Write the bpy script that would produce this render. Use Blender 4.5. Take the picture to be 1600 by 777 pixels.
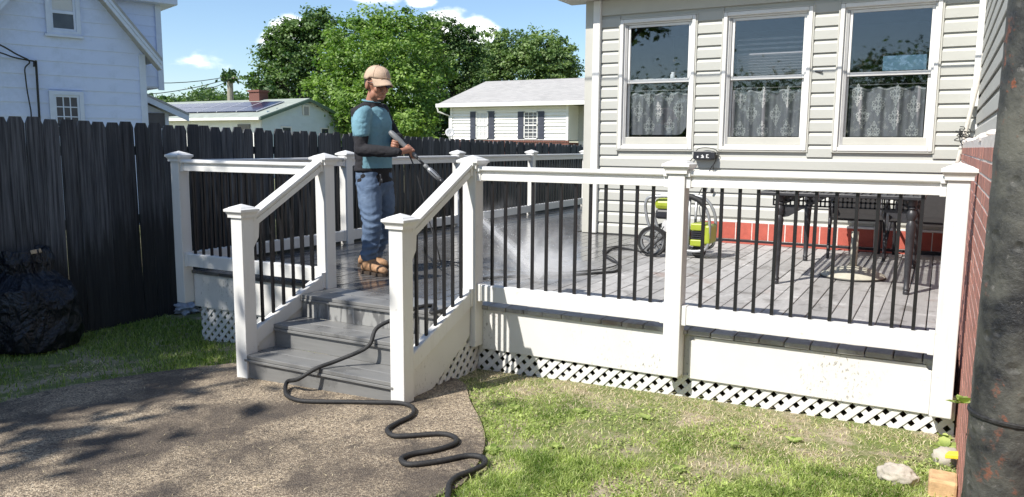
import bpy, bmesh, math, random
import numpy as np
from mathutils import Vector, Matrix
from math import sin, cos, pi, radians, sqrt
for o in list(bpy.data.objects): bpy.data.objects.remove(o)
SC = bpy.context.scene
COL = SC.collection
RND = random.Random(7)
NR = np.random.RandomState(11)

# ------------------------------------------------------------------ camera
CAM = Vector((2.9837, -4.8436, 1.1785))
YAW, PIT, ROL, FPX = 0.50166, -0.13161, 0.00726, 1219.75
FW = Vector((-sin(YAW)*cos(PIT), cos(YAW)*cos(PIT), sin(PIT)))
_r = Vector((cos(YAW), sin(YAW), 0)); _u = _r.cross(FW)
RT = _r*cos(ROL) + _u*sin(ROL); UP = -_r*sin(ROL) + _u*cos(ROL)
cd = bpy.data.cameras.new('camera'); camera = bpy.data.objects.new('camera', cd); COL.objects.link(camera)
cd.sensor_width = 36; cd.lens = FPX/1600*36; cd.clip_start = 0.05; cd.clip_end = 3000
M = Matrix((( RT.x, UP.x, -FW.x, CAM.x), (RT.y, UP.y, -FW.y, CAM.y), (RT.z, UP.z, -FW.z, CAM.z), (0, 0, 0, 1)))
camera.matrix_world = M
SC.camera = camera

# ------------------------------------------------------------------ world, sun, exposure
SUN_EL = radians(47); SUN_AZ = math.atan2(-0.403, -0.915)      # azimuth of the sun, from +Y towards +X
LDIR = Vector((0.403*cos(SUN_EL), 0.915*cos(SUN_EL), -sin(SUN_EL))).normalized()
W = bpy.data.worlds.new('World'); SC.world = W; W.use_nodes = True
def ray(x, y): return (FW*FPX + RT*(x-800) - UP*(y-388)).normalized()
def build_world():
    nt = W.node_tree; N = nt.nodes; L = nt.links; N.clear()
    out = N.new('ShaderNodeOutputWorld'); bg = N.new('ShaderNodeBackground')
    sky = N.new('ShaderNodeTexSky'); sky.sky_type = 'NISHITA'; sky.sun_disc = False
    sky.sun_elevation = SUN_EL; sky.sun_rotation = SUN_AZ
    sky.altitude = 50; sky.air_density = 1.0; sky.dust_density = 0.3; sky.ozone_density = 4.0
    bg.inputs['Strength'].default_value = 0.108
    tc = N.new('ShaderNodeTexCoord')
    nz = N.new('ShaderNodeTexNoise'); nz.inputs['Scale'].default_value = 16; nz.inputs['Detail'].default_value = 9; nz.inputs['Roughness'].default_value = 0.58
    st = N.new('ShaderNodeVectorMath'); st.operation = 'MULTIPLY'; st.inputs[1].default_value = (1, 1, 2.2)
    L.new(tc.outputs['Generated'], st.inputs[0]); L.new(st.outputs[0], nz.inputs['Vector'])
    acc = None
    # a few fair weather cumulus, each a soft blob of directions broken by noise
    for (x, y, r, s, v) in [(300, 96, .075, 3.2, .55), (745, 48, .05, 1.9, 1.0), (690, 45, .055, 1.5, 1.0), (450, 48, .042, 1.5, 1.0), (425, 62, .035, 1.6, .9), (655, 2, .035, 2.6, .95), (590, -30, .12, 2.6, .9), (440, -35, .1, 2.8, .5),
                            (200, -220, .25, 2, .7), (1300, -420, .3, 2, .8), (-500, 60, .16, 2.6, .8), (2100, 40, .2, 2.4, .8)]:
        d = ray(x, y)
        sub = N.new('ShaderNodeVectorMath'); sub.operation = 'SUBTRACT'; sub.inputs[1].default_value = d
        L.new(tc.outputs['Generated'], sub.inputs[0])
        sc = N.new('ShaderNodeVectorMath'); sc.operation = 'MULTIPLY'; sc.inputs[1].default_value = (1/r, 1/r, s/r)
        L.new(sub.outputs[0], sc.inputs[0])
        ln = N.new('ShaderNodeVectorMath'); ln.operation = 'LENGTH'; L.new(sc.outputs[0], ln.inputs[0])
        mr = N.new('ShaderNodeMapRange'); mr.inputs[1].default_value = 1.0; mr.inputs[2].default_value = 0.0; mr.inputs[3].default_value = 0.0; mr.inputs[4].default_value = v
        L.new(ln.outputs['Value'], mr.inputs[0])
        if acc is None: acc = mr.outputs[0]
        else:
            mx = N.new('ShaderNodeMath'); mx.operation = 'MAXIMUM'; L.new(acc, mx.inputs[0]); L.new(mr.outputs[0], mx.inputs[1]); acc = mx.outputs[0]
    ad = N.new('ShaderNodeMath'); ad.operation = 'ADD'; L.new(acc, ad.inputs[0]); L.new(nz.outputs['Fac'], ad.inputs[1])
    mr = N.new('ShaderNodeMapRange'); mr.interpolation_type = 'SMOOTHSTEP'
    mr.inputs[1].default_value = 0.80; mr.inputs[2].default_value = 1.15; L.new(ad.outputs[0], mr.inputs[0])
    mix = N.new('ShaderNodeMix'); mix.data_type = 'RGBA'; mix.inputs[7].default_value = (10.5, 10.6, 10.9, 1)
    L.new(mr.outputs[0], mix.inputs[0]); L.new(sky.outputs[0], mix.inputs[6])
    L.new(mix.outputs[2], bg.inputs['Color']); L.new(bg.outputs[0], out.inputs[0])
build_world()
sl = bpy.data.lights.new('sun', 'SUN'); sl.energy = 4.3; sl.angle = radians(0.53); sl.color = (1, .955, .88)
sun = bpy.data.objects.new('sun', sl); COL.objects.link(sun)
sun.rotation_euler = LDIR.to_track_quat('-Z', 'Y').to_euler(); sun.location = (-6, -12, 15)
SC.view_settings.view_transform = 'Standard'; SC.view_settings.look = 'None'; SC.view_settings.exposure = 0.66; SC.view_settings.gamma = 1
SC.view_settings.use_curve_mapping = False
SC.cycles.max_bounces = 8; SC.cycles.transparent_max_bounces = 12; SC.cycles.volume_bounces = 5; SC.cycles.volume_step_rate = .5
SC.cycles.sample_clamp_indirect = 6

# ------------------------------------------------------------------ places measured from the photograph (metres)
def on_x(x, y, X): d = ray(x, y); return CAM + d*((X-CAM.x)/d.x)
def on_y(x, y, Y): d = ray(x, y); return CAM + d*((Y-CAM.y)/d.y)
def on_z(x, y, Z=0.0): d = ray(x, y); return CAM + d*((Z-CAM.z)/d.z)
def at_depth(x, y, D): d = ray(x, y); return CAM + d*(D/d.dot(FW))
def on_plane(x, y, P, n): d = ray(x, y); return CAM + d*((P-CAM).dot(n)/d.dot(n))
GA, GB = -0.50, 0.03
GPX = (-6, -2.9, -1.41, 0, 1.6, 2.5, 3.15, 6); GPZ = (-.71, -.665, -.546, -.505, -.459, -.449, -.437, -.41)
def gz(x): return float(np.interp(x, GPX, GPZ))
def on_ground(x, y):
    d = ray(x, y); z = -.5
    for _ in range(12): p = CAM + d*((z-CAM.z)/d.z); z = gz(p.x)
    return p
PW = 0.11                                   # post sleeve width
X0, X1, X2, X3, X4 = -3.1616, -1.413, 0.0, 1.5266, 3.0638
YN = -0.8728                                # stair newels
YH = 4.9855                                 # wall of the sided extension
XH = -1.29                                  # its left corner
XM = 3.15                                   # brick wall of the main house

# ------------------------------------------------------------------ materials
def inp(b, k, v):
    if k in b.inputs: b.inputs[k].default_value = v
class NT:
    def __init__(s, name):
        m = bpy.data.materials.new(name); m.use_nodes = True; s.m = m; s.nt = m.node_tree; s.N = s.nt.nodes; s.L = s.nt.links
        s.b = s.N['Principled BSDF']; s._c = None
    def coord(s, rand=True, scale=(1, 1, 1)):
        tc = s.N.new('ShaderNodeTexCoord'); v = tc.outputs['Object']
        if rand:
            oi = s.N.new('ShaderNodeObjectInfo'); mu = s.N.new('ShaderNodeVectorMath'); mu.operation = 'SCALE'; mu.inputs[0].default_value = (31, 17, 23)
            s.L.new(oi.outputs['Random'], mu.inputs['Scale'])
            a = s.N.new('ShaderNodeVectorMath'); a.operation = 'ADD'; s.L.new(v, a.inputs[0]); s.L.new(mu.outputs[0], a.inputs[1]); v = a.outputs[0]
        if scale != (1, 1, 1):
            k = s.N.new('ShaderNodeVectorMath'); k.operation = 'MULTIPLY'; k.inputs[1].default_value = scale; s.L.new(v, k.inputs[0]); v = k.outputs[0]
        return v
    def noise(s, v, scale, detail=5, rough=.55, dist=0):
        n = s.N.new('ShaderNodeTexNoise'); n.inputs['Scale'].default_value = scale; n.inputs['Detail'].default_value = detail; n.inputs['Roughness'].default_value = rough; n.inputs['Distortion'].default_value = dist
        if v is not None: s.L.new(v, n.inputs['Vector'])
        return n.outputs['Fac']
    def vor(s, v, scale, feature='F1', out='Distance', rnd=1.0):
        n = s.N.new('ShaderNodeTexVoronoi'); n.feature = feature; n.inputs['Scale'].default_value = scale; n.inputs['Randomness'].default_value = rnd
        s.L.new(v, n.inputs['Vector']); return n.outputs[out]
    def rng(s, f, a, b, c=0., d=1., smooth=False):
        n = s.N.new('ShaderNodeMapRange'); n.inputs[1].default_value = a; n.inputs[2].default_value = b; n.inputs[3].default_value = c; n.inputs[4].default_value = d
        if smooth: n.interpolation_type = 'SMOOTHSTEP'
        s.L.new(f, n.inputs[0]); return n.outputs[0]
    def math(s, op, a, b):
        n = s.N.new('ShaderNodeMath'); n.operation = op
        for i, q in enumerate((a, b)):
            if isinstance(q, (int, float)): n.inputs[i].default_value = q
            else: s.L.new(q, n.inputs[i])
        return n.outputs[0]
    def mix(s, f, a, b, blend='MIX'):
        n = s.N.new('ShaderNodeMix'); n.data_type = 'RGBA'; n.blend_type = blend
        for i, q in ((0, f), (6, a), (7, b)):
            if isinstance(q, tuple): n.inputs[i].default_value = (*q, 1) if len(q) == 3 else q
            elif isinstance(q, (int, float)): n.inputs[i].default_value = q
            else: s.L.new(q, n.inputs[i])
        return n.outputs[2]
    def ramp(s, f, stops):
        n = s.N.new('ShaderNodeValToRGB'); e = n.color_ramp.elements
        e[0].position = stops[0][0]; e[0].color = (*stops[0][1], 1); e[1].position = stops[-1][0]; e[1].color = (*stops[-1][1], 1)
        for p, c in stops[1:-1]: q = e.new(p); q.color = (*c, 1)
        s.L.new(f, n.inputs[0]); return n.outputs[0]
    def bump(s, h, strength=.3, dist=.01):
        n = s.N.new('ShaderNodeBump'); n.inputs['Strength'].default_value = strength; n.inputs['Distance'].default_value = dist
        s.L.new(h, n.inputs['Height']); s.L.new(n.outputs[0], s.b.inputs['Normal'])
    def base(s, c):
        if isinstance(c, tuple): s.b.inputs['Base Color'].default_value = (*c, 1)
        else: s.L.new(c, s.b.inputs['Base Color'])
    def rough(s, r):
        if isinstance(r, (int, float)): s.b.inputs['Roughness'].default_value = r
        else: s.L.new(r, s.b.inputs['Roughness'])
MT = {}
def simple(name, col, rough=.5, var=.12, scale=6, bump=0, bscale=60, metal=0, stretch=(1, 1, 1), spec=.5):
    t = NT(name); v = t.coord(True, stretch); f = t.noise(v, scale)
    lo = tuple(c*(1-var) for c in col); hi = tuple(min(1, c*(1+var)) for c in col)
    t.base(t.mix(t.rng(f, .3, .7), lo, hi)); t.rough(rough); inp(t.b, 'Metallic', metal); inp(t.b, 'Specular IOR Level', spec)
    if bump: t.bump(t.noise(v, bscale, 6), bump, .004)
    MT[name] = t.m; return t.m
simple('white_vinyl', (.70, .695, .675), .38, .05, 3)
simple('black_metal', (.012, .012, .014), .38, .2, 30)
simple('dark_iron', (.03, .03, .034), .42, .3, 14, .2, 90)
simple('white_trim', (.74, .73, .70), .45, .04, 5, .05)
simple('beige_trim', (.50, .49, .44), .5, .04, 5)
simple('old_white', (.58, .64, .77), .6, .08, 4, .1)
simple('shade_grey', (.34, .34, .34), .6, .1, 8)
simple('rubber', (.016, .016, .016), .6, .35, 60, .5, 220)
simple('hose_black', (.02, .02, .021), .62, .4, 90, .6, 320)
simple('hose_thin', (.028, .028, .03), .5, .3, 90, .2)
simple('grey_plastic', (.17, .175, .18), .45, .15, 20)
simple('steel_tube', (.36, .37, .38), .35, .1, 20, 0, 60, .5)
simple('lime', (.31, .37, .03), .4, .08, 20)
simple('black_plastic', (.018, .019, .024), .45, .2, 20)
simple('white_print', (.85, .85, .85), .6, .02, 5)
simple('tan_leather', (.36, .21, .115), .75, .3, 26, .5, 90)
simple('boot_sole', (.05, .035, .025), .8, .2, 40)
simple('cap_cloth', (.50, .365, .265), .85, .08, 25, .25, 260)
simple('skin', (.36, .17, .11), .5, .10, 22, .12, 180)
simple('lens', (.012, .018, .05), .08, .1, 5)
simple('hair', (.015, .012, .01), .7, .3, 60)
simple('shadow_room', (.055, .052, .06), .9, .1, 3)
simple('blind_wood', (.34, .30, .30), .6, .12, 12, 0, 60, 0, (1, 1, 6))
simple('trim_green', (.10, .15, .11), .6, .15, 6)
simple('solar_blue', (.025, .03, .065), .15, .2, 3)
simple('solar_frame', (.5, .5, .52), .4, .1, 3)
simple('shutter', (.055, .06, .085), .6, .12, 5)
simple('dish_grey', (.55, .55, .55), .5, .05, 5)
simple('pole_wood', (.30, .27, .22), .85, .2, 8, 0, 60, 0, (6, 6, 1))
simple('wire', (.02, .02, .02), .7, .1, 3)
simple('lumber', (.55, .42, .28), .8, .15, 12, .2, 60, 0, (1, 8, 8))
simple('clear_sheet', (.38, .42, .48), .3, .25, 14, .6, 22)
simple('rock', (.44, .40, .34), .9, .25, 9, .9, 16)
simple('tan_block', (.55, .36, .19), .9, .25, 18, .9, 60)
simple('yellow', (.75, .58, .04), .5, .1, 9)
simple('mortar', (.64, .59, .55), .95, .15, 30, .8, 70)
simple('umbrella_stone', (.42, .40, .33), .8, .12, 14, .3, 60)
simple('sling', (.018, .016, .016), .8, .2, 30)
simple('conduit', (.62, .58, .52), .5, .1, 12)
simple('curtain_print', (.38, .385, .375), .8, .05, 20)
simple('weed', (.10, .22, .03), .6, .35, 18)
simple('riser_wood', (.115, .115, .113), .55, .2, 10, .25, 60, 0, (1, 8, 8))
simple('concrete_foot', (.4, .39, .37), .9, .2, 12)

t = NT('white_vinyl'); v = t.coord(); n1 = t.noise(v, 3, 5); st = t.noise(t.coord(True, (9, 9, .8)), 3, 6, .6); sp = t.noise(v, 22, 7, .7)
c = t.mix(n1, (.68, .675, .655), (.73, .725, .705)); c = t.mix(t.rng(st, .55, .75, 0, .22), c, (.42, .40, .36)); c = t.mix(t.rng(sp, .63, .70, 0, .35), c, (.36, .34, .30)); t.base(c); t.rough(t.rng(n1, .3, .7, .32, .5)); MT['white_vinyl'] = t.m
t = NT('fascia_paint'); v = t.coord(); n1 = t.noise(v, 5, 6); fl = t.noise(t.coord(True, (1, 1, .5)), 60, 8, .7); patch = t.noise(v, 1.6, 3)
m_ = t.math('MULTIPLY', t.rng(fl, .57, .62), t.rng(patch, .50, .64))
t.base(t.mix(m_, t.mix(n1, (.64, .63, .60), (.72, .71, .69)), (.27, .26, .24))); t.rough(.55); t.bump(fl, .15, .002); MT['fascia_paint'] = t.m

t = NT('deck_wood'); v = t.coord(); g = t.noise(t.coord(True, (18, 1.2, 18)), 4, 6, .6)
tc = t.N.new('ShaderNodeNewGeometry'); pos = tc.outputs['Position']; sx = t.N.new('ShaderNodeSeparateXYZ'); t.L.new(pos, sx.inputs[0])
blot = t.noise(pos, 1.5, 7, .65, .8); blot2 = t.noise(pos, 4.2, 8, .68, .7)
c = t.mix(g, (.27, .262, .255), (.44, .43, .42))
c = t.mix(t.rng(blot2, .54, .62, 0, .75), c, (.17, .16, .15))
c = t.mix(t.math('MULTIPLY', t.rng(blot, .58, .70), .8), c, (.24, .165, .135))
c = t.mix(t.math('MULTIPLY', t.rng(blot2, .36, .43, 1, 0), .6), c, (.56, .55, .535))
# rinsed part of the deck: wet boards are darker and shiny
wet = t.math('ADD', t.rng(sx.outputs['X'], 1.0, -.9), t.math('MULTIPLY', t.math('SUBTRACT', t.noise(pos, 1.3, 5, .6), .5), 1.8))
wet = t.rng(wet, .25, .75)
oi = t.N.new('ShaderNodeObjectInfo'); tint = t.rng(oi.outputs['Random'], 0, 1, .82, 1.15)
hv = t.N.new('ShaderNodeHueSaturation'); t.L.new(tint, hv.inputs['Value']); t.L.new(c, hv.inputs['Color'])
c = t.mix(wet, hv.outputs[0], t.mix(.72, hv.outputs[0], (.02, .022, .025), 'MIX'))
t.base(c); t.rough(t.rng(t.math('ADD', wet, t.math('MULTIPLY', t.math('SUBTRACT', blot2, .5), .8)), 0, 1, .68, .12)); t.bump(g, .25, .003); MT['deck_wood'] = t.m

t = NT('step_wood'); v = t.coord(True, (1.2, 18, 18)); g = t.noise(v, 4, 6, .6); b2 = t.noise(t.coord(), 3, 6, .6)
c = t.mix(g, (.155, .155, .152), (.23, .23, .225)); c = t.mix(t.rng(b2, .55, .7), c, (.11, .11, .11)); t.base(c)
t.rough(t.rng(b2, .35, .65, .55, .22)); t.bump(g, .2, .002); MT['step_wood'] = t.m
t = NT('wet_riser'); geo = t.N.new('ShaderNodeNewGeometry'); k = t.N.new('ShaderNodeVectorMath'); k.operation = 'MULTIPLY'; k.inputs[1].default_value = (11, 11, 2.2); t.L.new(geo.outputs['Position'], k.inputs[0])
dr = t.noise(k.outputs[0], 2.2, 4, .5, .5); t.base(t.mix(t.rng(dr, .46, .54), (.14, .14, .14), (.29, .29, .28))); t.rough(t.rng(dr, .46, .54, .3, .7)); MT['wet_riser'] = t.m

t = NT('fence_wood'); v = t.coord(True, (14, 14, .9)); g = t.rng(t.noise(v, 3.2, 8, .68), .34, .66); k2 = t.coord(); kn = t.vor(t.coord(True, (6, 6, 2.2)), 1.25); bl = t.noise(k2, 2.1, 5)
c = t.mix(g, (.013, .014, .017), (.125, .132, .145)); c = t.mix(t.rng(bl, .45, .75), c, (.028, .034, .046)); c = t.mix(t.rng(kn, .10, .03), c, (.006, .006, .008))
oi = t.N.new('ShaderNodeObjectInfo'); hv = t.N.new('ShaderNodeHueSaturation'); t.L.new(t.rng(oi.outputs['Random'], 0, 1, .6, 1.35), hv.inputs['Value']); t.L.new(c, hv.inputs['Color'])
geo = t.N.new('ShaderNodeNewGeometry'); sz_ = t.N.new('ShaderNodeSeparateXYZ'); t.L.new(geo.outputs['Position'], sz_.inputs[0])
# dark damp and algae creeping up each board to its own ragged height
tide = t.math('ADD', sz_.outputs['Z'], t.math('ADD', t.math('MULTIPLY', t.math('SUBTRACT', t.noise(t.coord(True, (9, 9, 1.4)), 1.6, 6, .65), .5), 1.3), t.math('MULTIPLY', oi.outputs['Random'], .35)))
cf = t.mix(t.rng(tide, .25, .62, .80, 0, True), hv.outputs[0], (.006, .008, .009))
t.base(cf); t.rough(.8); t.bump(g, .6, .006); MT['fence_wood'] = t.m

t = NT('siding_beige'); v = t.coord(True, (.6, .6, 6)); n1 = t.noise(v, 2.5, 5); gr = t.noise(t.coord(True, (1.5, 1.5, 30)), 6, 5)
t.base(t.mix(n1, (.43, .43, .395), (.48, .48, .44))); t.rough(.55); t.bump(gr, .12, .002); MT['siding_beige'] = t.m
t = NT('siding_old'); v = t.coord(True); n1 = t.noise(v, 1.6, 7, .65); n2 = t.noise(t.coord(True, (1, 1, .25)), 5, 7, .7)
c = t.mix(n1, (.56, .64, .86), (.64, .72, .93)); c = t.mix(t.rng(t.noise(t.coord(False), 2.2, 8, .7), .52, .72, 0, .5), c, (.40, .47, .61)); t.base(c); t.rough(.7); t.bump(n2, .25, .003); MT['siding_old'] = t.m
simple('siding_far', (.78, .77, .74), .6, .04, 2)
simple('siding_far_shaded', (.60, .68, .72), .6, .05, 2)  # bluish shade of the gable end put into the colour of its white boards

def brick_mat(name, a, b, mort, mthr=.0):
    t = NT(name); v = t.coord(); n = t.noise(v, 14, 6, .65); oi = t.N.new('ShaderNodeObjectInfo')
    c = t.mix(oi.outputs['Random'], a, b); c = t.mix(t.rng(n, .3, .75, 0, .6), c, tuple(x*.55 for x in a)); sp = t.noise(v, 45, 5, .7)
    c = t.mix(t.rng(sp, .62, .7, 0, .55), c, mort); t.base(c); t.rough(.9); t.bump(sp, .6, .004); MT[name] = t.m
brick_mat('brick_red', (.46, .21, .165), (.36, .155, .125), (.68, .60, .56))
brick_mat('brick_painted', (.50, .12, .085), (.43, .10, .07), (.5, .2, .15))
brick_mat('brick_far', (.22, .09, .065), (.17, .075, .06), (.5, .4, .35))

t = NT('path_concrete'); geo = t.N.new('ShaderNodeNewGeometry'); pos = geo.outputs['Position']
ag = t.vor(pos, 115, 'F1', 'Color'); ad = t.vor(pos, 115); bl = t.noise(pos, 1.5, 6, .62, .4); fine = t.noise(pos, 60, 7, .74); st = t.noise(pos, 4.5, 6, .6, .8)
sp = t.N.new('ShaderNodeSeparateColor'); t.L.new(ag, sp.inputs[0])
c = t.mix(t.rng(sp.outputs[0], .1, .95), (.07, .055, .041), (.30, .235, .165))
c = t.mix(t.math('MULTIPLY', t.rng(sp.outputs[1], .78, .86), t.rng(ad, .6, .3)), c, (.70, .60, .45))
c = t.mix(t.math('MULTIPLY', t.rng(fine, .47, .60, .0, .95), t.rng(t.noise(pos, 2.6, 5, .6), .30, .62, .35, 1)), c, (.56, .455, .32)); c = t.mix(t.rng(bl, .42, .58, 0, .8), c, (.062, .049, .040)); c = t.mix(t.rng(st, .56, .68, 0, .6), c, (.045, .038, .033))
t.base(c); t.rough(t.rng(bl, .3, .7, .95, .7)); t.bump(t.math('ADD', ad, t.math('MULTIPLY', fine, .8)), .75, .008); MT['path_concrete'] = t.m

t = NT('soil'); geo = t.N.new('ShaderNodeNewGeometry'); pos = geo.outputs['Position']; a = t.noise(pos, 3.2, 7, .65); b = t.noise(pos, 34, 8, .75); far = t.noise(pos, .35, 5)
sx = t.N.new('ShaderNodeSeparateXYZ'); t.L.new(pos, sx.inputs[0])
lawn = t.mix(t.noise(pos, 9, 6), (.09, .13, .03), (.22, .26, .08))
dirt = t.mix(t.rng(b, .3, .7), (.20, .16, .11), (.58, .49, .37))
c = t.mix(t.rng(a, .40, .54), dirt, lawn); t.base(t.mix(t.math('MULTIPLY', t.rng(far, .4, .6), .2), c, (.14, .13, .06))); t.rough(.95); t.bump(b, .8, .02); MT['soil'] = t.m

def leaf_mat(name, a, b, trans=.35):
    t = NT(name); at = t.N.new('ShaderNodeAttribute'); at.attribute_name = 'tone'
    c = t.ramp(at.outputs['Fac'], [(0, a), (1, b)]); t.base(c); t.rough(.5); inp(t.b, 'Specular IOR Level', .35)
    tr = t.N.new('ShaderNodeBsdfTranslucent'); mx = t.N.new('ShaderNodeMixShader'); mx.inputs[0].default_value = trans
    t.L.new(t.mix(1.0, c, (1.0, 1.25, .5), 'MULTIPLY'), tr.inputs['Color']); out = t.N['Material Output']
    t.L.new(t.b.outputs[0], mx.inputs[1]); t.L.new(tr.outputs[0], mx.inputs[2]); t.L.new(mx.outputs[0], out.inputs[0]); MT[name] = t.m
leaf_mat('leaf_dark', (.04, .09, .03), (.20, .29, .10)); leaf_mat('leaf_mid', (.07, .15, .025), (.31, .43, .11)); leaf_mat('leaf_olive', (.10, .17, .055), (.29, .38, .15))
leaf_mat('leaf_far', (.05, .10, .04), (.15, .22, .08)); leaf_mat('grass_blade', (.10, .18, .022), (.60, .68, .24), .4); leaf_mat('straw', (.34, .27, .16), (.78, .68, .48), .2)
simple('bark', (.09, .07, .055), .9, .3, 10, .6, 30)

t = NT('roof_shingle'); v = t.coord(False); br = t.N.new('ShaderNodeTexBrick'); br.inputs['Scale'].default_value = 1; br.inputs['Color1'].default_value = (.44, .425, .40, 1); br.inputs['Color2'].default_value = (.30, .29, .275, 1); br.inputs['Mortar'].default_value = (.2, .2, .2, 1)
br.inputs['Brick Width'].default_value = .3; br.inputs['Row Height'].default_value = .14; br.inputs['Mortar Size'].default_value = .006
uvn = t.N.new('ShaderNodeUVMap'); t.L.new(uvn.outputs[0], br.inputs['Vector']); t.base(t.mix(t.rng(t.noise(v, .8, 5), .3, .7, .2, .75), br.outputs['Color'], (.40, .385, .365))); t.rough(.9); MT['roof_shingle'] = t.m
simple('roof_greygreen', (.30, .33, .29), .9, .14, 2.2, .3, 30)

t = NT('trash_plastic'); v = t.coord(False); a = t.noise(t.coord(False, (1, 1, .45)), 4.5, 5, .6, 2.6); w = t.noise(v, 11, 3, .5, 2.0); t.base((.005, .007, .013)); t.rough(.28); t.bump(t.math('ADD', a, t.math('MULTIPLY', w, .25)), .85, .07); MT['trash_plastic'] = t.m
t = NT('pole_rust'); v = t.coord(False); n1 = t.noise(v, 9, 8, .65, .3); n2 = t.noise(v, 32, 8, .7); pit = t.vor(v, 26); n3 = t.noise(v, 4.5, 5)
c = t.mix(t.rng(n1, .38, .64), (.012, .013, .016), (.105, .105, .088)); rust = t.math('MULTIPLY', t.rng(n2, .57, .63), t.rng(n3, .5, .6))
c = t.mix(rust, c, (.22, .07, .035)); c = t.mix(t.math('MULTIPLY', t.rng(n2, .38, .33), .7), c, (.20, .19, .18)); t.base(c); t.rough(t.rng(n1, .3, .7, .35, .75)); t.bump(t.math('ADD', n2, t.math('MULTIPLY', t.rng(pit, .0, .25), .7)), .8, .006); MT['pole_rust'] = t.m

def cloth(name, a, b, scale=5, fold=.5, weave=300):
    t = NT(name); v = t.coord(False); n = t.noise(v, scale, 5, .6, .4); w = t.noise(v, weave, 2); t.base(t.mix(t.rng(n, .3, .7), a, b)); t.rough(.9)
    f = t.noise(t.coord(False, (1, 1, 1.6)), 13, 4, .5, 1.4); t.bump(t.math('ADD', f, t.math('MULTIPLY', w, .12)), fold, .03); MT[name] = t.m
cloth('jean_cloth', (.05, .085, .155), (.14, .20, .30), 5, .3)
cloth('teal_cloth', (.13, .27, .34), (.18, .34, .41), 4, .22)
cloth('black_cloth', (.009, .009, .012), (.017, .016, .020), 6, .25)
cloth('curtain_grey', (.15, .153, .165), (.19, .193, .205), 4, .2)

t = NT('window_glass'); t.N.remove(t.b); tr = t.N.new('ShaderNodeBsdfTransparent'); tr.inputs[0].default_value = (.93, .95, .96, 1); gl = t.N.new('ShaderNodeBsdfGlossy'); gl.inputs['Roughness'].default_value = .02
lw_ = t.N.new('ShaderNodeLayerWeight'); mx = t.N.new('ShaderNodeMixShader'); k = t.math('ADD', t.math('MULTIPLY', t.math('POWER', lw_.outputs['Facing'], 4.0), .8), .075)
t.L.new(k, mx.inputs[0]); t.L.new(tr.outputs[0], mx.inputs[1]); t.L.new(gl.outputs[0], mx.inputs[2]); t.L.new(mx.outputs[0], t.N['Material Output'].inputs[0]); MT['window_glass'] = t.m
t = NT('tinted_pane'); t.N.remove(t.b); tr = t.N.new('ShaderNodeBsdfTransparent'); tr.inputs[0].default_value = (.42, .47, .50, 1); t.L.new(tr.outputs[0], t.N['Material Output'].inputs[0]); MT['tinted_pane'] = t.m
t = NT('dark_glass'); t.base(t.mix(t.noise(t.coord(), 3, 4), (.02, .024, .04), (.09, .10, .12))); t.rough(.08); MT['dark_glass'] = t.m

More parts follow.
